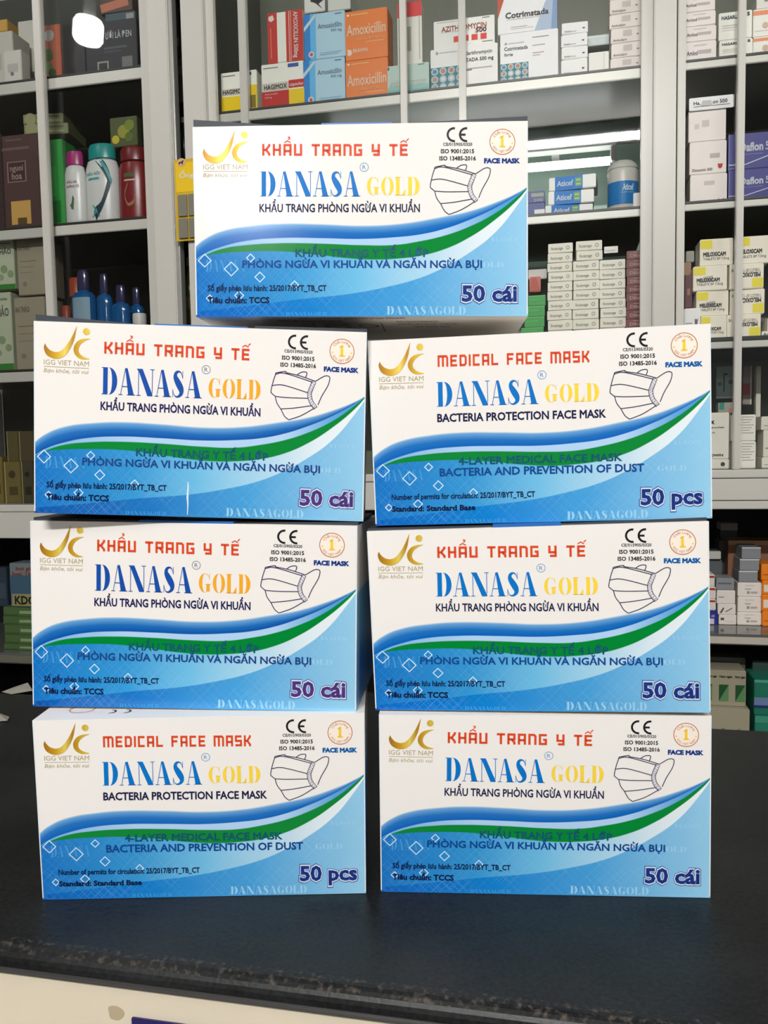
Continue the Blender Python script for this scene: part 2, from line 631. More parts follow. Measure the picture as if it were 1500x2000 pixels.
# ------------------------------------------------------------------ face mask boxes
# front corners: top left, top right, bottom right, bottom left
CORN = {
    'T': [[-0.10073, 0.46663, 0.4256], [0.08022, 0.45429, 0.42092], [0.07969, 0.45433, 0.31856], [-0.10234, 0.46674, 0.32352]],
    'L3': [[-0.18798, 0.45566, 0.32105], [-0.00752, 0.45743, 0.312], [-0.01156, 0.45739, 0.20857], [-0.19273, 0.45561, 0.21676]],
    'R3': [[-0.00732, 0.4635, 0.30811], [0.17345, 0.44121, 0.31095], [0.17528, 0.44099, 0.20834], [-0.00485, 0.4632, 0.20553]],
    'L2': [[-0.20118, 0.46936, 0.21144], [-0.01467, 0.45036, 0.20676], [-0.01747, 0.45065, 0.10325], [-0.205, 0.46975, 0.10371]],
    'R2': [[-0.00973, 0.45575, 0.20317], [0.17115, 0.43493, 0.20728], [0.17308, 0.4347, 0.10426], [-0.00678, 0.45541, 0.1025]],
    'L1': [[-0.19579, 0.44686, 0.10276], [-0.01277, 0.44771, 0.10335], [-0.01397, 0.4477, 0.0002], [-0.19496, 0.44686, 0.0002]],
    'R1': [[-0.00489, 0.44892, 0.10186], [0.17439, 0.43656, 0.10195], [0.17478, 0.43653, 0.0002], [-0.00565, 0.44897, 0.0002]],
}
BOXD = 0.095
# artwork is drawn on a 1365 x 780 sheet; the sheet's corners in its own units
ART = [(75, 100), (1440, 75), (1440, 870), (90, 872)]


def homography(src, dst):
    A, B = [], []
    for (x, y), (s, t) in zip(src, dst):
        A.append([x, y, 1, 0, 0, 0, -s * x, -s * y]); B.append(s)
        A.append([0, 0, 0, x, y, 1, -t * x, -t * y]); B.append(t)
    h = np.linalg.solve(np.array(A, float), np.array(B, float))
    return np.append(h, 1).reshape(3, 3)


HM = homography(ART, [(0, 0), (1, 0), (1, 1), (0, 1)])


def st(V):
    V = np.asarray(V, float)
    q = np.c_[V[:, :2], np.ones(len(V))] @ HM.T
    return q[:, :2] / q[:, 2:]


WAVES = {
    'A': [(75, 585), (130, 548), (200, 517), (330, 495), (440, 488), (600, 491), (760, 497), (920, 489), (1080, 463), (1200, 438), (1300, 405), (1400, 362), (1440, 338)],
    'B': [(75, 640), (130, 610), (200, 583), (300, 560), (440, 549), (600, 550), (760, 553), (900, 546), (1000, 535), (1100, 512), (1200, 476), (1300, 430), (1400, 370), (1440, 340)],
    'C': [(75, 642), (120, 622), (200, 592), (300, 577), (440, 570), (600, 572), (760, 578), (900, 577), (1000, 562), (1100, 539), (1200, 503), (1300, 452), (1400, 378), (1440, 342)],
    'D': [(75, 644), (120, 624), (200, 611), (300, 605), (440, 604), (560, 614), (700, 631), (800, 637), (900, 634), (1000, 622), (1100, 595), (1200, 548), (1300, 480), (1400, 392), (1440, 345)],
    'E': [(75, 850), (300, 826), (520, 798), (700, 779), (850, 752), (1000, 712), (1100, 668), (1200, 610), (1300, 533), (1400, 412), (1440, 352)],
}


def print_material(name, deep, mid):
    """the printed front: white, blue wave, green wave and latticed blue ground, all worked out from the sheet's s, t"""
    m = bpy.data.materials.new(name)
    m.use_nodes = True
    nt = m.node_tree
    L = nt.links.new
    b = nt.nodes['Principled BSDF']
    b.inputs['Roughness'].default_value = .14
    b.inputs['Specular IOR Level'].default_value = .38
    uv = nt.nodes.new('ShaderNodeUVMap')
    sp = nt.nodes.new('ShaderNodeSeparateXYZ')
    L(uv.outputs[0], sp.inputs[0])
    s, t = sp.outputs[0], sp.outputs[1]

    def math_(op, a, b_=None, c=None, clamp=False):
        n = nt.nodes.new('ShaderNodeMath'); n.operation = op; n.use_clamp = clamp
        for i, x in enumerate((a, b_, c)):
            if x is None: continue
            if isinstance(x, (int, float)): n.inputs[i].default_value = x
            else: L(x, n.inputs[i])
        return n.outputs[0]

    def curve(k):
        n = nt.nodes.new('ShaderNodeFloatCurve')
        pts = st(WAVES[k])
        cv = n.mapping.curves[0]
        pts = [(min(1, max(0, x)), y) for x, y in pts]
        cv.points[0].location = pts[0]; cv.points[1].location = pts[-1]
        for p in pts[1:-1]:
            cv.points.new(*p)
        n.mapping.update()
        L(s, n.inputs['Value'])
        return n.outputs[0]

    def mix(f, a, b_):
        n = nt.nodes.new('ShaderNodeMix'); n.data_type = 'RGBA'
        if isinstance(f, float): n.inputs['Factor'].default_value = f
        else: L(f, n.inputs['Factor'])
        for k, x in (('A', a), ('B', b_)):
            if isinstance(x, tuple): n.inputs[k].default_value = (*lin(x), 1)
            else: L(x, n.inputs[k])
        return n.outputs['Result']

    def ramp(f, els):
        n = nt.nodes.new('ShaderNodeValToRGB')
        e = n.color_ramp.elements
        e[0].position, e[0].color = els[0][0], (*lin(els[0][1]), 1)
        e[1].position, e[1].color = els[-1][0], (*lin(els[-1][1]), 1)
        for p, c in els[1:-1]:
            x = e.new(p); x.color = (*lin(c), 1)
        L(f, n.inputs[0])
        return n.outputs[0]

    def below(cv, soft=.004):
        return math_('DIVIDE', math_('SUBTRACT', t, cv), soft, clamp=True)

    A, B, C, D, E = (curve(k) for k in 'ABCDE')
    white = (242, 238, 234)
    low = ramp(s, [(0, deep), (.35, mid), (.65, (70, 160, 220)), (1, (150, 205, 236))])
    # lattice of thin crossed lines, broken up by noise
    x = math_('MULTIPLY', s, 1.752)
    noise = nt.nodes.new('ShaderNodeTexNoise'); noise.inputs['Scale'].default_value = 9; noise.inputs['Detail'].default_value = 1
    L(uv.outputs[0], noise.inputs['Vector'])
    lines = None
    for op, fr, ph in (('ADD', 22.0, .1), ('SUBTRACT', 22.0, .37), ('ADD', 13.7, .6), ('SUBTRACT', 13.7, .2)):
        q = math_('FRACT', math_('ADD', math_('MULTIPLY', math_(op, x, t), fr), ph))
        ln = math_('LESS_THAN', q, .07 if fr > 20 else .045)
        lines = ln if lines is None else math_('MAXIMUM', lines, ln)
    lat = math_('MULTIPLY', lines, math_('MULTIPLY', math_('SUBTRACT', noise.outputs['Fac'], .34, clamp=True), .42))
    low_l = mix(lat, low, (205, 232, 248))
    pale = ramp(s, [(0, (14, 114, 196)), (.3, (50, 150, 213)), (.5, (112, 190, 231)), (.7, (174, 215, 238)), (.86, (224, 237, 244)), (1, (238, 243, 247))])
    swoosh = mix(math_('MULTIPLY', lat, .6), pale, (225, 240, 250))
    col = mix(below(A, .012), white, (120, 180, 225))
    col = mix(math_('DIVIDE', math_('SUBTRACT', t, A), .045, clamp=True), col, (38, 118, 196))
    g = math_('DIVIDE', math_('SUBTRACT', t, A), math_('MAXIMUM', math_('SUBTRACT', B, A), .012), clamp=True)
    col = mix(math_('MULTIPLY', g, g), col, deep)
    # the top sliver stays white above A
    col = mix(below(A, .006), white, col)
    col = mix(below(B), col, ramp(s, [(0, (110, 175, 225)), (.3, (176, 210, 244)), (.75, (178, 212, 244)), (.9, (96, 165, 222)), (1, (60, 140, 210))]))
    col = mix(below(C), col, (0, 134, 52))
    col = mix(below(D), col, swoosh)
    col = mix(below(E), col, low_l)
    L(col, b.inputs['Base Color'])
    bn = nt.nodes.new('ShaderNodeTexNoise'); bn.inputs['Scale'].default_value = 260; bn.inputs['Detail'].default_value = 2
    L(uv.outputs[0], bn.inputs['Vector'])
    bp = nt.nodes.new('ShaderNodeBump'); bp.inputs['Strength'].default_value = .03; bp.inputs['Distance'].default_value = .0006
    L(bn.outputs['Fac'], bp.inputs['Height']); L(bp.outputs[0], b.inputs['Normal'])
    return m


def side_material(name, edge, hi, lo):
    """a box end: white over blue with a straight change of colour at height t"""
    m = bpy.data.materials.new(name)
    m.use_nodes = True
    nt = m.node_tree
    b = nt.nodes['Principled BSDF']
    b.inputs['Roughness'].default_value = .35
    uv = nt.nodes.new('ShaderNodeUVMap'); sp = nt.nodes.new('ShaderNodeSeparateXYZ')
    cr = nt.nodes.new('ShaderNodeValToRGB')
    cr.color_ramp.elements[0].position = edge - .01; cr.color_ramp.elements[0].color = (*lin(hi), 1)
    cr.color_ramp.elements[1].position = edge + .01; cr.color_ramp.elements[1].color = (*lin(lo), 1)
    nt.links.new(uv.outputs[0], sp.inputs[0]); nt.links.new(sp.outputs[1], cr.inputs[0]); nt.links.new(cr.outputs[0], b.inputs['Base Color'])
    return m


PRINT_A = print_material('mask_box_print', (0, 98, 188), (8, 128, 208))
PRINT_B = print_material('mask_box_print_dark', (4, 82, 168), (26, 118, 196))
SIDE_R = side_material('mask_box_right_end', .36, (232, 228, 222), (110, 178, 222))
SIDE_L = side_material('mask_box_left_end', .66, (232, 228, 222), (0, 98, 186))
BOX_WHITE = mat((236, 232, 226), .38, 0, .015)
BOX_GREY = mat((232, 226, 216), .5, 0, .06)
LID_SHADE = mat((44, 50, 60), .55, 0, .1)
TAB_BLUE = mat((40, 105, 180), .4)


def gold_mat():
    m = bpy.data.materials.new('gold_foil_print')
    m.use_nodes = True
    nt = m.node_tree
    b = nt.nodes['Principled BSDF']
    b.inputs['Roughness'].default_value = .35
    b.inputs['Metallic'].default_value = .25
    tc = nt.nodes.new('ShaderNodeUVMap'); sp = nt.nodes.new('ShaderNodeSeparateXYZ'); cr = nt.nodes.new('ShaderNodeValToRGB')
    e = cr.color_ramp.elements
    e[0].position = .0; e[0].color = (*lin((176, 118, 20)), 1)
    e[1].position = 1; e[1].color = (*lin((240, 214, 96)), 1)
    for p, c in ((.25, (222, 170, 34)), (.45, (248, 222, 100)), (.62, (196, 138, 22)), (.8, (226, 182, 48))):
        x = e.new(p); x.color = (*lin(c), 1)
    nt.links.new(tc.outputs[0], sp.inputs[0]); nt.links.new(sp.outputs[0], cr.inputs[0]); nt.links.new(cr.outputs[0], b.inputs['Base Color'])
    return m


GOLD = gold_mat()


def mask_box(key, label, eng=False, dark=False, flaps=(), tab=None, top_print=False, scratch=False, bottom_print=False):
    c = [np.array(p) for p in CORN[key]]
    nrm = np.cross(c[1] - c[0], c[3] - c[0])
    nrm /= np.linalg.norm(nrm)
    if nrm[1] > 0: nrm = -nrm                      # towards the camera
    back = np.array([-nrm[0], -nrm[1], 0]); back /= np.linalg.norm(back)
    base = (c[2] + c[3]) / 2 + back * BOXD / 2
    base[2] = min(c[2][2], c[3][2])
    root = empty('mask_box', base)
    loc = lambda p: np.array(p) - base

    def face(s, t, off=0.0):
        p = (c[0] * (1 - s) + c[1] * s) * (1 - t) + (c[3] * (1 - s) + c[2] * s) * t
        return loc(p + nrm * off)

    # body
    b = MB()
    NS, NT_ = 20, 12
    PR = PRINT_B if dark else PRINT_A
    for i in range(NS):
        for j in range(NT_):
            q = [(i / NS, j / NT_), ((i + 1) / NS, j / NT_), ((i + 1) / NS, (j + 1) / NT_), (i / NS, (j + 1) / NT_)]
            b.poly([face(*x) for x in q[::-1]], PR, q[::-1])
    drop = np.array([0, 0, -.0015])
    k = [loc(x + back * BOXD) for x in c]
    k[0] = k[0] + drop; k[1] = k[1] + drop
    f = [loc(x) for x in c]
    b.poly([f[1], f[2], k[2], k[1]], SIDE_R, [(0, 0), (0, 1), (1, 1), (1, 0)])
    b.poly([f[0], k[0], k[3], f[3]], SIDE_L, [(0, 0), (1, 0), (1, 1), (0, 1)])
    b.poly([f[0], f[1], k[1], k[0]], BOX_WHITE)
    b.poly([f[3], k[3], k[2], f[2]], BOX_GREY)
    b.poly([k[0], k[1], k[2], k[3]], BOX_WHITE)
    b.build('carton', root)
    # worn white fold lines on the upright edges
    for s_, d_ in ((0, -1), (1, 1)):
        b = MB()
        b.poly([face(s_, .01, .00006), face(s_ - d_ * .0035, .01, .00006), face(s_ - d_ * .0035, .99, .00006), face(s_, .99, .00006)], mat((225, 232, 238), .45))
        b.build('fold_line', root)

    def put(name, shapes, uvx=None):
        """shapes: (points, faces, material, offset) in sheet units"""
        b_ = MB()
        for V, F, m, off in shapes:
            V = np.asarray(V, float)
            q = st(V)
            pts = [face(a_, t_, off) for a_, t_ in q]
            for fc in F:
                uv = None
                if uvx:
                    uv = [((V[i][0] - uvx[0]) / (uvx[1] - uvx[0]), V[i][1] / 1000) for i in fc]
                b_.poly([pts[i] for i in fc], m, uv)
        return b_.build(name, root)

    O1, O2, O3 = .00010, .00016, .00022
    navy = (40, 34, 96) if dark else (34, 34, 78)
    # logo
    sh = []
    big = [(122, 188, 1), (124, 205, 14), (138, 225, 24), (165, 234, 27), (192, 225, 25), (214, 198, 20), (232, 162, 13), (247, 113, 1)]
    small = [(302, 160, 1), (280, 165, 9), (258, 178, 17), (246, 200, 20), (250, 222, 18), (270, 238, 13), (300, 242, 2)]
    for p in (big, small):
        V, F = stroke(crom(p, 6)); sh.append((V, F, GOLD, O2))
    V, F = disc(286, 132, 14); sh.append((V, F, GOLD, O2))
    put('logo', sh, (118, 304))
    sh = []
    gk = ink((178, 160, 112))
    V, F = text_fit('IGG VIET NAM', 118, 298, 272, 252); sh.append((V, F, gk, O1))
    V, F = rect2(118, 281, 298, 279); sh.append((V, F, gk, O1))
    V, F = text_fit('Bạn khỏe, tôi vui', 118, 298, 303, 287, 0, .2); sh.append((V, F, gk, O1))
    put('maker_lettering', sh)
    # red title
    red = ink((222, 74, 36))
    ttl, (xa, xb) = ('MEDICAL FACE MASK', (356, 962)) if eng else ('KHAU TRANG Y TE', (358, 952))
    shp, sp = word_shapes(ttl, square_letter, .2, xa, xb, 217, 169)
    sh = [(V, F, red, O1) for V, F in shp]
    if not eng:
        a0, a1 = sp[2]; cx = (a0 + a1) / 2
        for p in ([(cx - 13, 164), (cx, 156), (cx + 13, 164)], [(cx + 2, 150), (cx + 9, 148), (cx + 9, 142), (cx + 1, 141)]):
            V, F = stroke(p, 4.5); sh.append((V, F, red, O1))
        a0, a1 = sp[-1]; cx = (a0 + a1) / 2
        for p in ([(cx - 15, 163), (cx - 2, 155), (cx + 11, 163)], [(cx + 9, 156), (cx + 19, 147)]):
            V, F = stroke(p, 4.5); sh.append((V, F, red, O1))
    put('title_lettering', sh)
    # brand words
    blue = ink((18, 78, 168) if dark else (0, 116, 200))
    shp, _ = word_shapes('DANASA', fat_letter, .03, 350, 757, 382, 272 if dark else 280)
    put('brand_lettering', [(V, F, blue, O1) for V, F in shp])
    gold = ink((246, 170, 36) if dark else (252, 214, 66))
    shp, _ = word_shapes('GOLD', fat_letter, .05, 783, 1000, 377, 296 if dark else 303)
    put('gold_lettering', [(V, F, gold, O1) for V, F in shp])
    rg = ink((96, 110, 140) if dark else (70, 150, 205))
    V, F = ring(773, 263, 17, 2.2); sh = [(V, F, rg, O1)]
    V, F = text_fit('R', 766, 780, 271, 255); sh.append((V, F, rg, O1))
    put('registered_mark', sh)
    # slogan under the brand
    nv = ink(navy)
    tx, xa, xb = ('BACTERIA PROTECTION FACE MASK', 350, 1026) if eng else ('KHẨU TRANG PHÒNG NGỪA VI KHUẨN', 347, 1000)
    V, F = text_fit(tx, xa, xb, 445, 413, .045 if dark or eng else .036)
    put('slogan_lettering', [(V, F, nv, O1)])
    # conformity mark
    bk = ink((28, 26, 28))
    sh = []
    for cx in (1139, 1189):
        pts = [(cx + 26 * math.cos(a), 131 + 26 * math.sin(a)) for a in np.linspace(math.radians(82), math.radians(278), 22)]
        V, F = stroke(pts, 8.5); sh.append((V, F, bk, O1))
    V, F = rect2(1164, 127, 1186, 135); sh.append((V, F, bk, O2))
    for tx, xa, xb, yb, yt, bo in (('CE/015905/0320', 1094, 1213, 176, 164, .03), ('ISO 9001:2015', 1085, 1221, 206, 190, .045), ('ISO 13485-2016', 1079, 1228, 235, 219, .045)):
        V, F = text_fit(tx, xa, xb, yb, yt, bo); sh.append((V, F, bk, O1))
    put('conformity_mark', sh)
    # quality seal
    org = ink((196, 122, 74))
    sh = []
    V, F = disc(1336, 160, 51, 40); sh.append((V, F, ink((248, 236, 224)), .00006))
    V, F = ring(1336, 160, 51, 3.4, 48); sh.append((V, F, org, O1))
    for tx, r0, a0, a1, up in (('Chất Lượng', 35, -150, -30, True), ('IGG VIET NAM', 45, 152, 28, False)):
        V, F = text_polys(tx, .0)
        wdt = V[:, 0].max()
        ang = np.radians(a0 + (a1 - a0) * V[:, 0] / wdt)
        rr = r0 + V[:, 1] * 10 if up else r0 - V[:, 1] * 10
        sh.append((np.stack([1336 + rr * np.cos(ang), 160 + rr * np.sin(ang)], 1), F, org, O2))
    yl = ink((250, 208, 60))
    for q in ([(1330, 138), (1341, 134), (1341, 178), (1330, 178)], [(1324, 176), (1348, 176), (1348, 182), (1324, 182)], [(1330, 138), (1341, 134), (1332, 144), (1323, 145)]):
        sh.append((np.array(q), [[0, 1, 2, 3]], yl, O2))
    for cx in (1296, 1376):
        pts = [(cx + (5 if k % 2 == 0 else 2.2) * math.sin(k * math.pi / 5), 166 - (5 if k % 2 == 0 else 2.2) * math.cos(k * math.pi / 5)) for k in range(10)]
        sh.append((np.array(pts), [list(range(10))], yl, O2))
    put('quality_seal', sh)
    V, F = text_fit('FACE MASK', 1261, 1408, 246, 228, .095)
    put('face_mask_lettering', [(V, F, ink((26, 66, 150) if (dark or key in 'TR1') else (10, 108, 190)), O1)])
    # drawing of a mask
    pu = ink((52, 44, 88) if dark else (60, 60, 84))
    lw = 3.7
    LN = [[(1062, 262), (1100, 255), (1106, 260), (1160, 270), (1227, 290)], [(1062, 262), (1062, 268), (1100, 263), (1225, 297)],
          [(1062, 262), (1050, 300), (1042, 340), (1048, 350), (1060, 360)], [(1044, 316), (1080, 311), (1120, 318), (1206, 342)],
          [(1060, 360), (1110, 363), (1205, 362)], [(1060, 360), (1068, 388), (1084, 411)], [(1084, 411), (1140, 405), (1213, 392)],
          [(1084, 411), (1100, 440), (1118, 455)], [(1118, 455), (1170, 435), (1224, 402)],
          [(1150, 266), (1168, 255), (1188, 254), (1190, 264), (1184, 278)],
          [(1227, 290), (1262, 268), (1280, 266), (1287, 275), (1280, 305), (1255, 350), (1239, 388)]]
    sh = []
    for p in LN:
        V, F = stroke(crom(p, 5) if len(p) > 2 else p, lw); sh.append((V, F, pu, O1))
    strip = crom([(1221, 292), (1208, 325), (1203, 345), (1210, 375), (1230, 402)], 6)
    V, F = stroke(strip, 19); sh.append((V, F, pu, O1))
    V, F = stroke(crom([(1221, 294), (1208, 325), (1203, 345), (1210, 375), (1229, 399)], 6), 13); sh.append((V, F, ink((226, 222, 228)), O2))
    for k_, p in enumerate(strip[1:-1]):
        V, F = disc(p[0] + (4 if k_ % 2 else -3), p[1], 2.0, 6); sh.append((V, F, pu, O3))
    put('mask_drawing', sh)
    # watermarks and diamonds on the blue ground
    wm = ink((66, 150, 214))
    wm2 = ink((152, 204, 234))
    sh = []
    for tx, xa, xb, yb, yt, m_ in (('DANASAGOLD', 865, 1188, 864, 829, wm2), ('DANASA', 130, 290, 688, 640, wm), ('GOLD', 1225, 1342, 672, 648, wm2), ('SA GOLD', 1290, 1400, 566, 548, wm2), ('DANASAGOLD', 455, 620, 868, 852, ink((60, 150, 214)))):
        shp, _ = word_shapes(tx, fat_letter, .03, xa, xb, yb, yt)
        put('watermark_lettering', [(V, F, m_, .00005) for V, F in shp])
    dia = ink((206, 232, 248))
    sh = []
    for cx, cy, r in ((125, 643, 26), (233, 677, 28), (311, 632, 16), (349, 710, 20), (490, 742, 16), (146, 797, 14), (265, 785, 18)):
        V, F = stroke([(cx - r, cy), (cx, cy - r), (cx + r, cy), (cx, cy + r)], 3.6, True); sh.append((V, F, dia, .00008))
    put('diamond_ornament', sh)
    # two lines across the wave
    cb = ink((34, 78, 150) if dark else (20, 82, 160))
    if eng:
        rows = (('4-LAYER MEDICAL FACE MASK', 432, 1088, 625, 595), ('BACTERIA AND PREVENTION OF DUST', 355, 1174, 671, 640))
    else:
        rows = (('KHẨU TRANG Y TẾ 4 LỚP', 493, 1036, 627, 597), ('PHÒNG NGỪA VI KHUẨN VÀ NGĂN NGỪA BỤI', 277, 1253, 672, 643))
    put('layer_lettering', [(*text_fit(tx, xa, xb, yb, yt, .045), cb if i else ink((18, 96, 118)), O1) for i, (tx, xa, xb, yb, yt) in enumerate(rows)])
    pn = ink((14, 36, 84))
    if eng:
        rows = (('Number of permits for circulation: 25/2017/BYT_TB_CT', 158, 738, 765, 743, .04), ('Standard: Standard Base', 158, 498, 814, 793, .06))
    else:
        rows = (('Số giấy phép lưu hành: 25/2017/BYT_TB_CT', 137, 620, 766, 744, .042), ('Tiêu chuẩn: TCCS', 137, 388, 816, 793, .06))
    put('permit_lettering', [(*text_fit(tx, xa, xb, yb, yt, bo), pn, O2) for tx, xa, xb, yb, yt, bo in rows])
    tx, xa, xb = ('50 pcs', 1158, 1403) if eng else ('50 cái', 1170, 1396)
    fill = ink((92, 62, 142) if dark else (36, 62, 146))
    put('count_lettering', [(*text_fit(tx, xa - 6, xb + 6, 811, 744, .13), ink((44, 60, 128)), O1),
                            (*text_fit(tx, xa - 3, xb + 3, 810, 745, .105), ink((214, 226, 244)), O2),
                            (*text_fit(tx, xa, xb, 808, 747, .05), fill, O3)])
    # lid: dark wedges with the shade under raised flaps painted in, tuck tab
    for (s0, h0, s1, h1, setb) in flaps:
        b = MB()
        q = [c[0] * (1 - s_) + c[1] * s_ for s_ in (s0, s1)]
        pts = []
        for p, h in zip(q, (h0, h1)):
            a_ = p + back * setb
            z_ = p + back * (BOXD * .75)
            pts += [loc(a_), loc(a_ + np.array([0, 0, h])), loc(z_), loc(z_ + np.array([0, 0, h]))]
        b.faces(pts, [[0, 4, 5, 1], [1, 5, 7, 3], [2, 3, 7, 6], [0, 1, 3, 2], [4, 6, 7, 5], [0, 2, 6, 4]], LID_SHADE)
        tag(b.build('lid_shade_wedge', root), 'dark wedge for the shade under a raised lid flap')
    if tab:
        s0, s1, h = tab
        b = MB()
        q = [c[0] * (1 - s_) + c[1] * s_ for s_ in (s0, s1)]
        up = np.array([0, 0, h])
        pts = [loc(q[0] + back * .0006), loc(q[1] + back * .0006), loc(q[1] + back * .0006 + up), loc(q[0] + back * .0006 + up)]
        pts += [p + back * .02 for p in pts]
        b.faces(pts, [[0, 1, 2, 3], [3, 2, 6, 7], [0, 3, 7, 4], [1, 5, 6, 2], [4, 7, 6, 5], [0, 4, 5, 1]], TAB_BLUE)
        tag(b.build('tuck_tab', root), 'blue tuck tab')
    if top_print:
        b = MB()
        ex = (c[1] - c[0]) / np.linalg.norm(c[1] - c[0])
        org0 = c[0]
        def onto(V):
            return [loc(org0 + ex * x * .1813 + back * y * BOXD + np.array([0, 0, .0002 - .0015 * y])) for x, y in V]
        V, F = ring(.115, .20, .038, .003); V[:, 1] = .20 + (V[:, 1] - .20) * 1.9
        P_ = onto(V)
        for fc in F: b.poly([P_[i] for i in fc], org)
        for cx in (.212, .258):
            pts = [(cx - .018 * math.cos(a), .14 - .034 * math.sin(a)) for a in np.linspace(math.radians(95), math.radians(265), 16)]
            V, F = stroke(pts, .006)
            P_ = onto(V)
            for fc in F: b.poly([P_[i] for i in fc], bk)
        b.build('lid_print', root)
    if scratch:
        b = MB()
        V, F = stroke([(707, 726, 2), (708, 745, 6), (706, 790, 8), (708, 820, 5), (707, 862, 3)])
        q = st(V)
        for fc in F: b.poly([face(*q[i], .00025) for i in fc], ink((222, 234, 244)))
        tag(b.build('scratch', root), 'white scratch')
    if bottom_print:
        b = MB()
        ex = (c[2] - c[3]) / np.linalg.norm(c[2] - c[3])
        ez = np.array([0, 0, -.0002])
        def ontob(V):
            return [loc(c[3] + ex * (x * .1813) + back * (y * BOXD) + ez) for x, y in V]
        for tx, xa, xb, yb, yt, cl in (('Khẩu trang DANASA GOLD luôn có logo DANASA', .315, .64, .075, .035, (150, 60, 50)), ('Hướng dẫn sử dụng / User manual:', .24, .44, .17, .13, (60, 56, 60)),
                                       ('Khẩu trang chỉ sử dụng một lần', .61, .74, .2, .165, (70, 50, 50)), ('Tránh ánh nắng trực tiếp, nơi ẩm ướt', .61, .80, .29, .255, (90, 66, 60)), ('NSX: HSD: LOT', .66, .78, .4, .36, (70, 66, 60))):
            V, F = text_fit(tx, xa, xb, yb, yt, .02)
            P_ = ontob(V)
            for fc in F: b.poly([P_[i] for i in fc], ink(cl))
        for x0, x1 in ((.34, .44), (.45, .56)):
            V, F = stroke([(x0, .25), (x1, .25), (x1, .6), (x0, .6)], .004, True)
            P_ = ontob(V)
            for fc in F: b.poly([P_[i] for i in fc], ink((80, 76, 76)))
            V, F = ring((x0 + x1) / 2 + .01, .36, .03, .008)
            V[:, 1] = .36 + (V[:, 1] - .36) * 1.6
            P_ = ontob(V)
            for fc in F: b.poly([P_[i] for i in fc], ink((40, 40, 44)))
        b.build('underside_print', root)
    tag(root, label, 'box', 'face mask boxes stacked on the counter')
    return root


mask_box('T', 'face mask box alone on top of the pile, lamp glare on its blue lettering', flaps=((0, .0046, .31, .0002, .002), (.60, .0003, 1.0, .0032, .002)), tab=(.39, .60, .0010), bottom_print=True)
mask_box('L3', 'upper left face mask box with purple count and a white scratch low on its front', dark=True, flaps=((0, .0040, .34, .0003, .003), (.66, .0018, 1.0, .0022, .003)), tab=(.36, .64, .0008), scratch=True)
mask_box('R3', 'upper right face mask box with English lettering, under the right half of the topmost box', eng=True)
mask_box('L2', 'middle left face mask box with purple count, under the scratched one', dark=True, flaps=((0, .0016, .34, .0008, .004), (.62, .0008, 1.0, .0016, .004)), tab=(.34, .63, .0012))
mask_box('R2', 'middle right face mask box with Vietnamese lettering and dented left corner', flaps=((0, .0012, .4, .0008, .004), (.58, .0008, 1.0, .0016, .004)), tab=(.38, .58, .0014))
mask_box('L1', 'lowest left face mask box with English lettering and white printed lid showing', eng=True, top_print=True)
mask_box('R1', 'lowest right face mask box with Vietnamese lettering, standing on the counter')
# ------------------------------------------------------------------ display cabinets
VG, VF, VI, VB = 1.58, 1.60, 1.62, 1.97            # glass plane, shelf edge plane, front of the goods, back panel
ZTOP = 1.42


def ub(x, y, v): return hit(x, y, v)[0]
def zb(x, y, v=VF): return hit(x, y, v)[1]


def ubox(b, u0, v0, z0, u1, v1, z1, m, bev=0.0):
    b.box(u0, v0, z0, u1, v1, z1, m, bev=bev)


def cab_root(name, u, z):
    r = empty(name, P(u, 0, 0), YAW)
    return r


def part(name, root, u_off, boxes, bev=.0012, parent=None, smooth=False):
    """boxes in cabinet coordinates (u, v, z), made relative to the cabinet's own foot"""
    b = MB()
    for (u0, v0, z0, u1, v1, z1, m) in boxes:
        b.box(u0 - u_off, v0, z0, u1 - u_off, v1, z1, m, bev=bev)
    return b.build(name, parent or root, smooth)


SHELF_M = mat((50, 52, 46), .3, 0, .06)
EDGE_M = mat((200, 199, 190), .35, .1, .03, .5, 8)


def shelf(root, uo, ua, ubb, ztop, zbot, lip=.006):
    s = part('shelf', root, uo, [(ua, VF + .004, ztop - .004, ubb, VB - .01, ztop + .002, SHELF_M)], 0)
    b = MB(); b.box(ua - uo, VF, zbot, ubb - uo, VF + .006, ztop, EDGE_M, bev=.001)
    b.build('shelf_edge', root).parent = s
    b = MB(); b.box(ua - uo, VF + .003, ztop + .0021, ubb - uo, VF + .012, ztop + lip, DARKLINE)
    b.build('glass_shelf_edge', root).parent = s
    return ztop + lip


def door(root, uo, ua, ubb, z0, z1, stiles, v=VG):
    """one sliding glass leaf with its upright stiles"""
    b = MB(); b.box(ua - uo, v + .004, z0, ubb - uo, v + .008, z1, GLASS)
    d = b.build('glass_door', root)
    for (x0, x1) in stiles:
        b = MB(); b.box(x0 - uo, v - .006, z0, x1 - uo, v + .010, z1, ALU, bev=.0015)
        o = b.build('door_stile', root); o.parent = d
    return d


# --- left cabinet
Z = {}
zrL = (zb(30, 985), zb(30, 998), zb(30, 1049))
uo = ub(-250, 300, VG)
uLa, uLb = uo, ub(284, 0, VG - .02)
LC = cab_root('display_cabinet', uo, 0)
tag(LC, 'white framed glass cabinet on the left with bottles and cartons', 'cabinet', 'glass display cabinets')
Z['L1'] = shelf(LC, uo, uLa + .01, uLb, zb(130, 149), zb(130, 170))
Z['L2'] = shelf(LC, uo, uLa + .01, uLb, zb(140, 439), zb(140, 458))
Z['L3'] = shelf(LC, uo, uLa + .01, uLb, zb(30, 727), zb(30, 746))
part('bottom_rail', LC, uo, [(uLa, VG - .006, zrL[1], uLb, VG + .03, zrL[0], ALU)])
Z['L4'] = zrL[0] + .001
part('plinth_board', LC, uo, [(uLa, VG - .004, zrL[2], uLb + .0045, VB, zrL[1] - .001, ALU)])
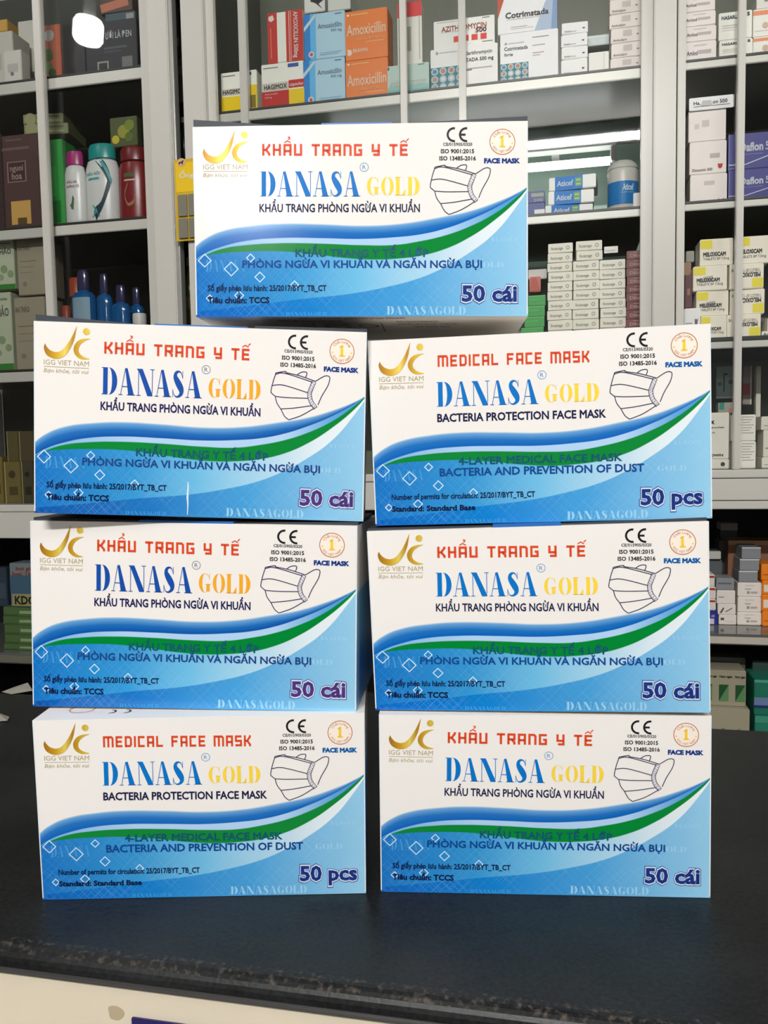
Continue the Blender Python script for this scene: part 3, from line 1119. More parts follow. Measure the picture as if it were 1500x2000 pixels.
part('back_panel', LC, uo, [(uLa, VB, zrL[2], uLb + .0045, VB + .012, ZTOP, BACK_DARK)], 0)
part('side_panel', LC, uo, [(uLa - .012, VG, zrL[2], uLa, VB, ZTOP, ALU)])
part('side_panel', LC, uo, [(uLb + .0005, VG + .034, zrL[1], uLb + .0045, VB, ZTOP, BACK_DARK)], 0)
xpost = ub(333, 0, VG - .02)
part('corner_post', LC, uo, [(uLb + .001, VG - .022, zrL[1], xpost - .008, VG + .004, ZTOP, ALU)], .002)
part('post_edge', LC, uo, [(xpost - .0078, VG - .018, zrL[1], xpost, VG + .004, ZTOP, ALU_SHINE)], .002)
um0, um1 = ub(64.3, 0, VG), ub(79.5, 0, VG)
door(LC, uo, uLa, um1, zrL[0], ZTOP, [(um0, um1)])
door(LC, uo, um0, uLb, zrL[0], ZTOP, [(ub(262, 0, VG), uLb)], VG + .022)

# --- middle cabinet
zr = (zb(1440, 917), zb(1440, 932.5), zb(1440, 934), zb(1440, 975.5), zb(1440, 977), zb(1440, 992.5))
uCa, uCb = ub(360, 0, VG), ub(1320, 300, VG - .02)
uo = uCa
CC = cab_root('display_cabinet', uo, 0)
tag(CC, 'wide middle glass cabinet of medicines behind the topmost mask box', 'cabinet', 'glass display cabinets')
uci0, uci1 = ub(417, 0, VG), ub(1252, 300, VG)
Z['C1'] = shelf(CC, uo, uCa + .03, uci1 + .02, zb(820, 180), zb(820, 198))
Z['C2'] = shelf(CC, uo, uCa + .03, uci1 + .02, zb(1140, 416), zb(1140, 430))
Z['C3'] = shelf(CC, uo, uCa + .03, uci1 + .02, zb(1420, 667), zb(1420, 680))
part('bottom_rail', CC, uo, [(uCa, VG - .006, zr[1], uCb, VG + .03, zr[0], ALU)])
part('plinth_board', CC, uo, [(uCa, VG - .004, zr[5], uCb, VB, zr[1] - .0015, ALU)])
part('back_panel', CC, uo, [(uCa, VB, zr[5], uCb, VB + .012, zb(1100, 440), BACK_GREY), (uCa, VB, zb(1100, 440), uCb, VB + .012, Z['C1'] - .01, BACK_MINT), (uCa, VB, Z['C1'] - .01, uCb, VB + .012, ZTOP, BACK_GREY)], 0)
part('side_panel', CC, uo, [(uCa + .012, VG + .03, zr[1], uCa + .016, VB, ZTOP, BACK_DARK)], 0)
part('corner_post', CC, uo, [(uCa, VG - .022, zr[1], ub(395, 0, VG - .02), VG + .004, ZTOP, ALU)], .002)
door(CC, uo, ub(397, 0, VG), ub(792.7, 0, VG), zr[0], ZTOP, [(ub(397, 0, VG), uci0), (ub(780, 0, VG), ub(792.7, 0, VG))])
door(CC, uo, ub(465, 0, VG + .02), ub(909, 0, VG + .02), zr[0], ZTOP, [(ub(465, 0, VG + .02), ub(480, 0, VG + .02)), (ub(895, 0, VG + .02), ub(909, 0, VG + .02))], VG + .02)
door(CC, uo, ub(785, 0, VG + .04), ub(1274, 300, VG), zr[0], ZTOP, [(ub(1251, 300, VG), ub(1274, 300, VG))], VG)
part('right_post', CC, uo, [(ub(1276, 300, VG - .02), VG - .022, zr[1], uCb, VG + .03, ZTOP, ALU)], .002)
# tube lamp under the upper shelf of the middle cabinet
vt = 1.86
ut0, ut1 = ub(640, 300, vt), ub(1204, 300, vt)
zt0, zt1, zt2 = zb(1100, 296, vt), zb(1100, 282, vt), zb(1100, 322, vt)
TL = empty('tube_lamp', P((ut0 + ut1) / 2, vt, zt0), YAW)
hl = (ut1 - ut0) / 2
b = MB(); b.box(-hl, -.018, 0, hl, .02, zt1 - zt0 + .01, mat((228, 228, 222), .35), bev=.003); b.build('batten', TL)
for sx in (-1, 1):
    b = MB(); b.box(sx * hl - (.012 if sx > 0 else 0), -.012, -.03, sx * hl + (.012 if sx < 0 else 0), .012, 0, mat((228, 228, 222), .35), bev=.002); b.build('end_holder', TL)
b = MB(); b.tube((-hl + .013, 0, zt2 - zt0), (hl - .013, 0, zt2 - zt0), .009, emit((.95, 1, .97), 3.6)); b.build('tube', TL, True)
for sx in (-.6, .6):
    b = MB(); b.box(hl * sx - .008, .02, 0, hl * sx + .008, VB - vt, .012, ALU); b.build('bracket', TL)
tag(TL, 'lit white tube lamp inside the middle cabinet under its upper shelf', 'lamp')

# --- right cabinet
uRa = ub(1322, 300, VG); uRb = ub(1700, 300, VG)
uo = uRa
RC = cab_root('display_cabinet', uo, 0)
tag(RC, 'right glass cabinet of white, yellow and navy medicine cartons', 'cabinet', 'glass display cabinets')
Z['R1'] = shelf(RC, uo, uRa + .005, uRb, zb(1420, 114), zb(1420, 128))
Z['R2'] = shelf(RC, uo, uRa + .005, uRb, zb(1420, 393.5), zb(1420, 406))
Z['R3'] = shelf(RC, uo, uRa + .005, uRb, zb(1420, 667), zb(1420, 680), .0085)
part('bottom_rail', RC, uo, [(uRa, VG - .006, zr[1], uRb, VG + .03, zr[0], ALU)])
Z['R4'] = zr[0] + .001
part('plinth_board', RC, uo, [(uRa, VG - .004, zr[3], uRb, VB, zr[2], ALU)])
part('lower_trim', RC, uo, [(uRa, VG - .005, zr[5], uRb, VB, zr[4], ALU)])
part('back_panel', RC, uo, [(uRa, VB, zr[5], uRb, VB + .012, ZTOP, BACK_GREY)], 0)
part('side_panel', RC, uo, [(uRb, VG, zr[5], uRb + .012, VB, ZTOP, ALU)])
part('side_panel', RC, uo, [(uRa + .004, VG + .03, zr[1], uRa + .008, VB, ZTOP, BACK_GREY)], 0)
m0, m1 = ub(1438.6, 300, VG), ub(1453, 300, VG)
door(RC, uo, uRa, m1, zr[0], ZTOP, [(uRa, ub(1337.5, 300, VG)), (m0, m1)])
door(RC, uo, m0, uRb, zr[0], ZTOP, [(uRb - .015, uRb)], VG + .02)

# --- open shelves below the cabinets, behind the counter
def low_unit(label, ua, ubb, zs, zfloor, edge_m, ztop):
    r = cab_root('open_shelf_unit', ua, 0)
    b = MB(); b.box(0, VF + .003, zs[1] - .002, ubb - ua, VB, zs[0] + .001, mat((96, 98, 94), .12, 0, .05)); b.build('shelf', r)
    b = MB(); b.box(0, VF, zs[1], ubb - ua, VF + .003, zs[0] - .004, edge_m, bev=.0008); b.build('shelf_edge', r)
    b = MB(); b.box(0, VB, -.9, ubb - ua, VB + .012, ztop - .002, mat((40, 42, 42), .5)); b.build('back_panel', r)
    b = MB(); b.box(0, VF + .01, zfloor - .02, ubb - ua, VB, zfloor, mat((70, 72, 70), .4)); b.build('base_board', r)
    for x in (0, ubb - ua - .012):
        b = MB(); b.box(x, VF + .01, -.9, x + .012, VB, ztop - .003, mat((60, 62, 60), .5)); b.build('side_panel', r)
    tag(r, label, 'shelf', 'open shelf units under the cabinets')


zLS = (zb(30, 1277), zb(30, 1295))
zRS = (zb(1430, 1240), zb(1430, 1258))
low_unit('dark open shelf unit under the left cabinet, with green cartons', uLa, uLb + .03, zLS, -.5, mat((112, 110, 98), .4), zrL[2])
low_unit('open shelf unit under the middle and right cabinets, with small white and orange cartons', uCa, uRb, zRS, -.38, mat((196, 188, 176), .4), zr[5])

# ------------------------------------------------------------------ goods: builders
WHT = (228, 224, 214)
GAIN = 1.0  # per-shelf colour gain, lightens goods to make up for dim light there


def lift(c):
    return tuple(min(246, x * GAIN) for x in c)

INKG = (120, 118, 112)


def decorate(root, wd, ht, prints):
    """printed blocks, lettering and emblems on the front face of a carton; fractions from its lower left corner"""
    groups = {}
    for pr in prints:
        k = {'r': 'printed_panel', 't': 'lettering', 'd': 'emblem', 'o': 'emblem', 'q': 'emblem', 'v': 'lettering', 'i': 'lettering'}[pr[0]]
        groups.setdefault(k, []).append(pr)
    for k, L_ in groups.items():
        b = MB()
        for n_, pr in enumerate(L_):
            off = {'printed_panel': -.0003, 'lettering': -.0008, 'emblem': -.0006}[k] - n_ * .00002
            if pr[0] == 'r':
                V, F = rect2(pr[1], pr[2], pr[3], pr[4]); m = ink(lift(pr[5]))
            elif pr[0] == 't':
                _, tx, xa, xb, yb, yt, cl, bo = pr
                V, F = text_fit(tx, xa, xb, yb, yt, bo); m = ink(cl)
            elif pr[0] == 'i':                       # upside down
                _, tx, xa, xb, yb, yt, cl, bo = pr
                V, F = text_fit(tx, 0, xb - xa, 0, yt - yb, bo); V = np.stack([xb - V[:, 0], yt - V[:, 1]], 1); m = ink(cl)
            elif pr[0] == 'v':                       # reading downwards
                _, tx, xa, xb, yb, yt, cl, bo = pr   # xa..xb cap height, yb..yt length
                V, F = text_fit(tx, 0, yt - yb, 0, xb - xa, bo); V = np.stack([xa + V[:, 1], yt - V[:, 0]], 1); m = ink(cl)
            elif pr[0] == 'd':
                V, F = disc(pr[1], 0, pr[3], 20); V = V.copy(); V[:, 1] = pr[2] + V[:, 1] * wd / ht; m = ink(pr[4])
            elif pr[0] == 'o':
                V, F = ring(pr[1], 0, pr[3], pr[4], 20); V = V.copy(); V[:, 1] = pr[2] + V[:, 1] * wd / ht; m = ink(pr[5])
            elif pr[0] == 'q':
                V = np.array(pr[1], float); F = [list(range(len(V)))]; m = ink(pr[2])
            pts = [((x - .5) * wd, off, y * ht) for x, y in V]
            for f in F:
                b.poly([pts[i] for i in f], m)
        b.build(k, root)


def carton(px, v, label, body=WHT, prints=(), z0=None, depth=.06, rz=0.0, group=None, cat='carton', name='medicine_carton', side=None, flap=None):
    xl, yt, xr, yb = px
    ym, xm = (yt + yb) / 2, (xl + xr) / 2
    ua, ub_ = hit(xl, ym, v)[0], hit(xr, ym, v)[0]
    z1 = hit(xm, yt, v)[1]
    if z0 is None: z0 = hit(xm, yb, v)[1]
    wd, ht = ub_ - ua, max(.004, z1 - z0)
    r = empty(name, P((ua + ub_) / 2, v, z0), YAW + rz)
    b = MB()
    b.box(-wd / 2, 0, 0, wd / 2, depth, ht, mat(lift(body), .42, 0, .04, .5, 40), bev=min(.0012, ht * .05))
    b.build('carton_body', r)
    if side:
        b = MB()
        b.poly([(wd / 2 + .0003, .002, .002), (wd / 2 + .0003, depth - .002, .002), (wd / 2 + .0003, depth - .002, ht - .002), (wd / 2 + .0003, .002, ht - .002)], mat(side, .45))
        b.build('side_face', r)
    if flap:
        fh = hit(xm, yt - flap[0], v)[1] - z1
        b = MB(); b.box(-wd / 2 + .001, -.0015, 0, wd / 2 - .001, .0, fh, mat(flap[1], .5))
        o = b.build('open_flap', r)
        o.location = (0, .001, ht - .0005); o.rotation_euler = (math.radians(-12), 0, 0)
    decorate(r, wd, ht, prints)
    tag(r, label, cat, group)
    return r, z0 + ht


ORD = ['lowest', 'second lowest', 'third lowest', 'fourth lowest', 'fifth lowest', 'sixth lowest', 'seventh lowest', 'eighth lowest', 'ninth lowest', 'tenth lowest']


def stack(x, ys, v, label, z0, body=WHT, prints=(), group=None, jit=2.0, depth=.06, side=None, flaps=None):
    """a pile of equal cartons; ys are the photograph heights of the seams from the top one down"""
    n = len(ys) - 1
    z = z0
    for k in range(n):
        i = n - 1 - k
        word = 'topmost' if k == n - 1 else ORD[k]
        dx = random.uniform(-jit, jit)
        xx = x[i] if isinstance(x[0], (tuple, list)) else x
        pr = prints(k) if callable(prints) else prints
        _, z = carton((xx[0] + dx, ys[i], xx[1] + dx, ys[i + 1]), v, label % word, body, pr, z, depth, math.radians(random.uniform(-2, 2)), group, side=side)
        z += .0003


def circles(x0, y0, x1, y1):
    out = [('r', x0, y0, x1, y1, (52, 112, 128))]
    cols = [(70, 150, 175), (214, 140, 96), (214, 130, 80), (90, 160, 180), (206, 150, 120), (232, 236, 232), (226, 232, 230), (210, 150, 120), (150, 170, 165), (228, 232, 230), (225, 230, 228), (170, 190, 190)]
    for k in range(12):
        i, j = k % 4, k // 4
        cx = x0 + (x1 - x0) * (i + .5) / 4; cy = y1 - (y1 - y0) * (j + .5) / 3
        out.append(('o', cx, cy, (x1 - x0) * .085, (x1 - x0) * .045, (188, 210, 214)))
        out.append(('d', cx, cy, (x1 - x0) * .06, cols[k]))
    return out


def mark(x, y, s, c=(70, 60, 56)):
    return ('q', [(x - s, y + s * 1.3), (x - s * .4, y + s * .8), (x, y + s * 1.1), (x + s * .4, y + s * .8), (x + s, y + s * 1.3), (x + s * .8, y - s * .6), (x, y - s * 1.2), (x - s * .8, y - s * .6)], c)


def bottle(px, v, label, prof, body, cap_prof, cap, z0=None, flat=.6, name='bottle', cat='bottle', extras=None, group=None, rz=0.0):
    """px: left, top, right, bottom; profiles are (radius, height) as fractions of half width and full height"""
    xl, yt, xr, yb = px
    ua, ub_ = hit(xl, (yt + yb) / 2, v)[0], hit(xr, (yt + yb) / 2, v)[0]
    z1 = hit((xl + xr) / 2, yt, v)[1]
    if z0 is None: z0 = hit((xl + xr) / 2, yb, v)[1]
    R_, Hh = (ub_ - ua) / 2, z1 - z0
    r = empty(name, P((ua + ub_) / 2, v + R_ * flat, z0), YAW + rz)
    b = MB(); b.lathe([(a * R_, h * Hh) for a, h in prof], body, 28, 1, flat); b.build('bottle_body', r, True)
    b = MB(); b.lathe([(a * R_, h * Hh) for a, h in cap_prof], cap, 24, 1, flat if flat > .55 else .7); b.build('cap', r, True)
    if extras:
        bb = {}
        for nm, V, F, m in extras:
            b = bb.setdefault(nm, MB())
            for f in F:
                pts = []
                for i in f:
                    x, y = V[i]
                    rad = np.interp(y, [h for a, h in prof], [a for a, h in prof]) * R_ + .0006
                    X = max(-.98, min(.98, x)) * R_
                    Y = -flat * math.sqrt(max(1e-9, rad * rad - min(X * X, rad * rad * .97)))
                    pts.append((X, Y - .0004, y * Hh))
                b.poly(pts, m)
        for nm, b in bb.items():
            b.build(nm, r)
    tag(r, label, cat, group)
    return r


def grid_rect(x0, y0, x1, y1, n=8):
    V = [(x0 + (x1 - x0) * i / n, y) for i in range(n + 1) for y in (y0, y1)]
    return np.array(V), [[2 * i, 2 * i + 2, 2 * i + 3, 2 * i + 1] for i in range(n)]


# ------------------------------------------------------------------ left cabinet goods
zl = Z['L1']
g = 'cartons on the upper left shelf'
carton((-20, 62, 26, 158), VI, 'white carton cut by the left picture edge, upper left shelf', (190, 188, 176), [('r', .1, .3, .5, .6, (170, 172, 162))], zl, group=g)
carton((8, 98, 42, 156), VI - .004 + .0, 'small white carton standing in front at far left of the upper left shelf', (206, 204, 194), [('r', .2, .35, .8, .6, (180, 180, 172)), ('d', .45, .3, .1, (120, 120, 118))], zl, .03, group=g)
carton((36, 40, 68, 110), VI + .07, 'white carton behind the small ones, left of the first upright bar', (198, 196, 184), [], zl, group=g)
carton((-6, 38, 14, 62), VI + .11, 'yellow carton at the far left of the upper left shelf', (206, 160, 70), [], None, group=g)
carton((66, 98, 84, 156), VI + .02, 'pale green leafy carton beside the first upright bar', (150, 160, 120), [('d', .5, .4, .3, (120, 150, 90))], zl, .03, group=g)
carton((82, 48, 119, 150), VI + .02, 'orange carton with a green leaf picture', (178, 88, 50), [('d', .42, .82, .26, (196, 190, 184)), ('d', .3, .5, .28, (90, 120, 60)), ('d', .25, .3, .25, (110, 150, 80)), ('d', .5, .2, .2, (60, 90, 40))], zl, group=g)
carton((120, 45, 166, 146), VI + .02, 'black carton with grey marks beside the orange carton', (44, 44, 46), [('r', .4, .2, .8, .5, (66, 66, 68)), ('r', .35, .55, .6, .75, (60, 60, 62))], zl, group=g)
carton((167, 40, 268, 140), VI + .02, 'black carton with white lettering under the bulb reflection', (36, 37, 42), [('t', 'ƯỚI LÀ ĐEN', .40, .90, .68, .79, (196, 200, 204), .02), ('r', .22, .08, .44, .30, (150, 150, 146)), ('r', .25, .11, .41, .27, (60, 60, 60)), ('r', .7, .12, .9, .34, (120, 120, 118)), ('r', .36, .50, .8, .54, (90, 92, 96)), ('r', .36, .44, .7, .47, (80, 82, 86))], zl, group=g)
carton((195, -12, 258, 24), VI + .08, 'brown carton with orange band on top of the black ones', (84, 62, 54), [('q', [(.05, .05), (.9, .3), (.85, .75), (.0, .5)], (190, 120, 96))], None, .05, group=g)
carton((205, 24, 264, 44), VI + .08, 'teal carton lying under the brown one', (58, 84, 88), [('r', .7, .2, .95, .8, (160, 160, 156))], None, .05, group=g)

zl = Z['L2']
g = 'goods on the second left shelf'
carton((-20, 262, 6, 452), VI, 'dark brown carton cut by the left picture edge', (52, 36, 36), [], zl, group=g)
carton((7, 262, 78, 450), VI, 'dark brown carton with a gold panel and a square emblem', (74, 50, 48), [('r', .18, .05, .72, .30, (196, 156, 84)), ('r', .35, .05, .6, .12, (90, 70, 40)), ('r', .12, .50, .64, .72, (140, 116, 110)), ('r', .15, .51, .61, .71, (70, 48, 46)), ('t', 'nguoi', .2, .56, .62, .68, (160, 140, 134), .03), ('t', 'hoa', .24, .52, .53, .60, (160, 140, 134), .03), ('r', .0, .84, .75, .87, (110, 84, 76)), ('r', .1, .94, .55, .955, (110, 90, 84))], zl, group=g)
carton((90, 272, 124, 438), VI + .005, 'bright green pouch beside the brown carton', (40, 150, 62), [('r', .1, .05, .8, .3, (30, 120, 44)), ('r', .05, .35, .6, .7, (70, 176, 84))], zl, .05, name='green_pouch', cat='pouch', group=g)
for k, (x0, y0, x1, y1) in enumerate([(48, 222, 120, 241), (50, 241, 130, 262)]):
    carton((x0, y0, x1, y1), VI + .03, 'olive tea pack, %s of the pair above the green pouch' % ('upper', 'lower')[k], (116, 122, 78), [('d', .18, .5, .14, (150, 150, 110)), ('r', .34, .2, .9, .36, (160, 160, 120)), ('r', .34, .6, .9, .76, (84, 92, 56))], None, .09, math.radians(8), group='tea packs', name='tea_pack', cat='pack')
carton((215, 228, 268, 286), VI + .02, 'yellow green leafy pack hanging above the red bottle', (74, 84, 40), [('d', .5, .5, .22, (150, 150, 60)), ('d', .72, .7, .18, (120, 136, 56)), ('d', .2, .25, .14, (190, 180, 60)), ('d', .7, .3, .16, (96, 110, 50))], None, .02, name='leafy_pack', cat='pack', group=g)
SHP = [(.80, 0), (.96, .02), (1, .08), (1, .55), (.97, .70), (.85, .79), (.62, .815)]
SHC = [(.66, .81), (.80, .82), (.80, .95), (.70, 1.0)]
wb = mat((208, 210, 206), .3)
leaf = ink((84, 104, 76))
V1, F1 = text_fit('ĐẦU XẢ', -.55, .45, .56, .59, .02)
V2, F2 = text_fit('HƯƠNG TỔ', -.6, .6, .50, .53, .02)
bottle((121, 293, 161, 434), VI, 'white shampoo bottle with magenta cap', SHP, wb, SHC, mat((160, 44, 110), .3), zl, .6, group='shampoo bottles', extras=[('lettering', V1, F1, ink((150, 70, 110))), ('lettering', V2, F2, ink((150, 70, 110))), ('leaf_print', np.array([(-.2, .22), (.0, .40), (.14, .36), (.05, .2)]), [[0, 1, 2, 3]], leaf), ('leaf_print', np.array([(-.3, .26), (-.1, .30), (0, .26), (-.1, .22)]), [[0, 1, 2, 3]], leaf)])
teal = ink((70, 160, 160)); dk = ink((40, 60, 72))
sw = stroke(crom([(-.1, .80, .06), (.35, .70, .14), (.62, .55, .16), (.5, .40, .12), (.2, .22, .1), (-.15, .12, .16), (-.26, .055, .16)], 5))
sw2 = stroke(crom([(.1, .80, .05), (.5, .66, .07), (.75, .5, .08)], 5))
V1, F1 = text_fit('DẦU GỘI', -.75, .15, .60, .63, .03)
V2, F2 = grid_rect(-.6, .54, .1, .565)
V3, F3 = text_fit('X', -.4, .1, .08, .22, .02)
bottle((158, 277, 223, 431), VI, 'white shampoo bottle with teal cap and dark swirl', SHP, wb, SHC, mat((24, 138, 134), .3), zl, .6, group='shampoo bottles', extras=[('swirl_print', *sw, dk), ('swirl_print', *sw2, teal), ('lettering', V1, F1, teal), ('lettering', V2, F2, teal), ('lettering', V3, F3, teal)])
rd = ink((150, 120, 84))
V1, F1 = grid_rect(-.35, .58, .35, .635)
V2, F2 = grid_rect(-.35, .53, .4, .55)
sw = stroke(crom([(-.1, .5, .03), (-.35, .36, .05), (-.15, .22, .04), (.25, .25, .05), (.3, .34, .03)], 5))
bottle((224, 283, 281, 428), VI + .004, 'red shampoo bottle at the right end of the second left shelf', SHP, mat((124, 30, 34), .28), [(.66, .81), (.84, .82), (.84, .96), (.74, 1.0)], mat((110, 24, 28), .3), zl, .6, group='shampoo bottles', extras=[('label_print', V1, F1, ink((84, 96, 60))), ('label_print', V2, F2, ink((200, 190, 180))), ('label_print', *sw, rd)])

zl = Z['L3']
g = 'herb tea cartons on the third left shelf'
CB = (178, 176, 156)
for k, (px, lab, z0) in enumerate([((-44, 572, 24, 722), 'pale green herb carton at the left edge, lower of the two', zl), ((-40, 468, 28, 566), 'pale green herb carton at the left edge, upper of the two', None)]):
    carton(px, VI + .01, lab, (178, 186, 160), [('t', 'THẢO', .50, .93, .70, .80, (90, 96, 84), .03), ('r', .0, .0, 1, .10, (56, 124, 50)), ('d', .7, .4, .1, (130, 150, 110)), ('d', .88, .3, .09, (130, 150, 110)), ('d', .6, .24, .08, (140, 156, 116)), ('r', .6, .9, .9, .925, (120, 124, 110))], z0, .07, group=g)
for k, (px, lab, z0) in enumerate([((30, 580, 90, 722), 'grey cream stand-in for the right side of the lower herb carton', zl), ((34, 466, 88, 576), 'grey cream stand-in for the right side of the upper herb carton', None)]):  # separate boxes standing in for the herb cartons' receding right sides
    carton(px, VI + .011, lab, (150, 142, 122), [('t', 'AN THẢO', .04, .5, .80, .87, (104, 98, 84), .02), ('r', .1, .6, .7, .615, (120, 112, 96)), ('r', .1, .5, .65, .51, (124, 116, 100)), ('r', .1, .4, .6, .41, (124, 116, 100)), ('d', .25, .2, .08, (128, 120, 104))], z0, .07, group=g)
MW = [(.9, 0), (1, .03), (1, .68), (.95, .74), (.76, .775), (.48, .785), (.44, .80)]
blue_liq = mat((14, 84, 140), .12, 0, .1, .6)
purp = mat((50, 50, 84), .15, 0, .05, .6)
lblw = ink((130, 160, 176))
for k, (px, cap, lab, dv) in enumerate([((135, 525, 180, 724), purp, 'blue mouthwash bottle with a pale label, left of its row', 0), ((184, 533, 216, 722), purp, 'blue mouthwash bottle with a striped label, second of its row', .02), ((214, 555, 250, 720), purp, 'blue mouthwash bottle, third of its row', 0.0), ((249, 560, 278, 718), purp, 'blue mouthwash bottle, right of its row beside the white jar', .05)]):
    ex = []
    if k == 0:
        ex = [('label', *grid_rect(-.75, .2, .75, .72), lblw)]
    if k == 1:
        ex = [('label', *grid_rect(-.7, .20, .7, .24), lblw), ('label', *grid_rect(-.7, .27, .7, .31), lblw), ('label', *grid_rect(-.7, .34, .7, .37), lblw)]
    if k == 2:
        ex = [('label', *grid_rect(-.1, .2, .75, .42), ink((96, 130, 140)))]
    bottle(px, VI + .02 + dv, lab, MW, blue_liq, [(.48, .797), (.52, .805), (.47, .97), (.38, 1)], cap, zl, .6, group='blue mouthwash bottles', extras=ex)
orc = mat((196, 84, 50), .35)
for px, lab, dv in (((132, 541, 158, 724), 'orange capped bottle behind the first blue mouthwash bottle', .10), ((84, 571, 112, 724), 'orange capped bottle behind the left cabinet bar', .14), ((120, 596, 136, 724), 'small orange capped bottle low beside the mouthwash', .06)):
    bottle(px, VI + dv, lab, [(.9, 0), (1, .04), (1, .6), (.8, .74), (.7, .80)], mat((60, 70, 80), .3), [(.8, .8), (.95, .81), (.9, .99), (.8, 1)], orc, zl, .8, group='orange capped bottles')
bottle((256, 611, 281, 720), VI, 'white jar at the right end of the third left shelf', [(.95, 0), (1, .03), (1, .70), (.9, .74)], mat((190, 192, 186), .4), [(1.0, .74), (1.02, .75), (1.02, .97), (.95, 1)], mat((206, 206, 200), .4), zl, .9, name='jar', cat='jar')
zl = Z['L4']
g = 'dim cartons on the bottom left shelf'
for px, c, lab, z0 in (((-20, 892, 6, 984), (124, 106, 50), 'ochre carton cut by the left picture edge, bottom left shelf', zl), ((8, 902, 41, 984), (112, 98, 52), 'ochre carton standing on the bottom left shelf', zl), ((42, 902, 66, 984), (64, 62, 44), 'dark olive carton beside the ochre one, bottom left shelf', zl)):
    carton(px, VI, lab, c, [('r', .05, .0, .12, 1, (160, 150, 100)), ('d', .5, .7, .2, tuple(int(x * .6) for x in c)), ('r', .3, .2, .8, .4, tuple(int(x * .7) for x in c))], z0, .05, group=g)
for px, c, lab in (((14, 842, 36, 901), (88, 80, 44), 'olive carton on top of the ochre one'), ((38, 842, 66, 901), (78, 66, 40), 'brown carton on top of the dark olive one')):
    carton(px, VI, lab, c, [('r', .0, .0, .06, 1, (150, 140, 100))], hit((px[0] + px[2]) / 2, 902, VI)[1], .05, group=g)
# lower left, under the cabinet
zl = zLS[0] + .0012
stack((8, 66), [1186, 1204, 1221, 1240, 1258, 1274], VI + .01, 'green carton under the left cabinet, %s of its pile', zl, (76, 104, 60), [('r', .55, .3, .95, .62, (140, 160, 116)), ('r', .05, .1, .5, .2, (60, 84, 48))], 'green cartons under the left cabinet')
carton((20, 1100, 72, 1185), VI + .01, 'white and blue carton on the green pile under the left cabinet', (116, 126, 130), [('r', 0, .30, 1, .72, (66, 94, 114)), ('t', 'bot giat', .25, .95, .84, .92, (150, 60, 50), .03), ('t', 'loai 1kg', .1, .95, .72, .80, (150, 60, 50), .03), ('q', [(.05, .02), (1, .02), (1, .30), (.1, .28)], (150, 146, 92)), ('t', 'KDO', .15, .95, .06, .24, (40, 40, 44), .05)], None, .05)
carton((-14, 1108, 14, 1184), VI + .08, 'dark blue carton in the shade under the left cabinet', (52, 64, 78), [('r', .4, .2, .9, .6, (70, 84, 96))], None, .05)

# ------------------------------------------------------------------ gap between left and middle cabinets
def hanging(px, v, name, label, cat, shapes, body):
    xl, yt, xr, yb = px
    ua, ub_ = hit(xl, (yt + yb) / 2, v)[0], hit(xr, (yt + yb) / 2, v)[0]
    z1, z0 = hit((xl + xr) / 2, yt, v)[1], hit((xl + xr) / 2, yb, v)[1]
    r = empty(name, P((ua + ub_) / 2, v, z0), YAW)
    b = MB(); b.box(-(ub_ - ua) / 2, 0, 0, (ub_ - ua) / 2, .002, z1 - z0, mat(body, .4)); b.build('backing_card', r)
    for k, (nm, V, F, m, th) in enumerate(shapes):
        b = MB()
        for f in F:
            b.poly([((V[i][0] - .5) * (ub_ - ua), -.0004 - th, V[i][1] * (z1 - z0)) for i in f], m)
            if th > 0:
                for i, j in zip(f, f[1:] + f[:1]):
                    p = lambda q, y: ((V[q][0] - .5) * (ub_ - ua), y, V[q][1] * (z1 - z0))
                    b.poly([p(i, -.0002), p(j, -.0002), p(j, -.0004 - th), p(i, -.0004 - th)], m)
        b.build(nm, r)
    tag(r, label, cat)
    return r


foil = mat((150, 146, 130), .25, .3)
hanging((342, 310, 392, 470), VG - .03, 'yellow_blister_card', 'yellow blister card hanging between the left and middle cabinets', 'card', [
    ('printed_panel', *rect2(.06, .60, .94, .96), ink((244, 202, 40)), 0),
    ('emblem', disc(.30, .96, .17)[0] * np.array([1, .31]) + np.array([0, .96 * .69]), disc(0, 0, 1)[1], ink((222, 178, 130)), .0004),
    ('goat_print', np.array([(.20, .965), (.30, .967), (.36, .985), (.40, .978), (.36, .962), (.36, .935), (.33, .935), (.32, .952), (.24, .952), (.23, .935), (.20, .935)]), [list(range(11))], ink((40, 34, 30)), .0007),
    ('lettering', *text_fit('Ống', .2, .8, .77, .83, .03), ink((236, 236, 230)), .0004),
    ('blister', *rect2(.14, .30, .48, .56), foil, .004), ('blister', *rect2(.54, .30, .9, .56), foil, .004),
    ('blister', *rect2(.14, .03, .48, .27), foil, .004), ('blister', *rect2(.54, .03, .9, .27), foil, .004)], (214, 176, 40))
GB = [(.85, 0), (1, .04), (1, .55), (.8, .68), (.3, .80), (.26, .88)]
uo = uCa
xs = uLb + .006
gs = empty('corner_shelf', P(xs, 0, 0), YAW)
b = MB(); b.box(.002, VF + .025, zb(360, 642) - .012, uCa - xs - .001, VB, zb(360, 642), SHELF_M); b.build('shelf_board', gs)
b = MB(); b.box(.002, VF + .025, zb(350, 318, 1.64) - .012, uCa - xs - .001, VB, zb(350, 318, 1.64), SHELF_M); b.build('shelf_board', gs)
b = MB(); b.box(.002, VB, zr[5], uCa - xs - .001, VB + .012, ZTOP, BACK_DARK); b.build('back_panel', gs)
tag(gs, 'narrow dark shelf between the left and middle cabinets', 'shelf')
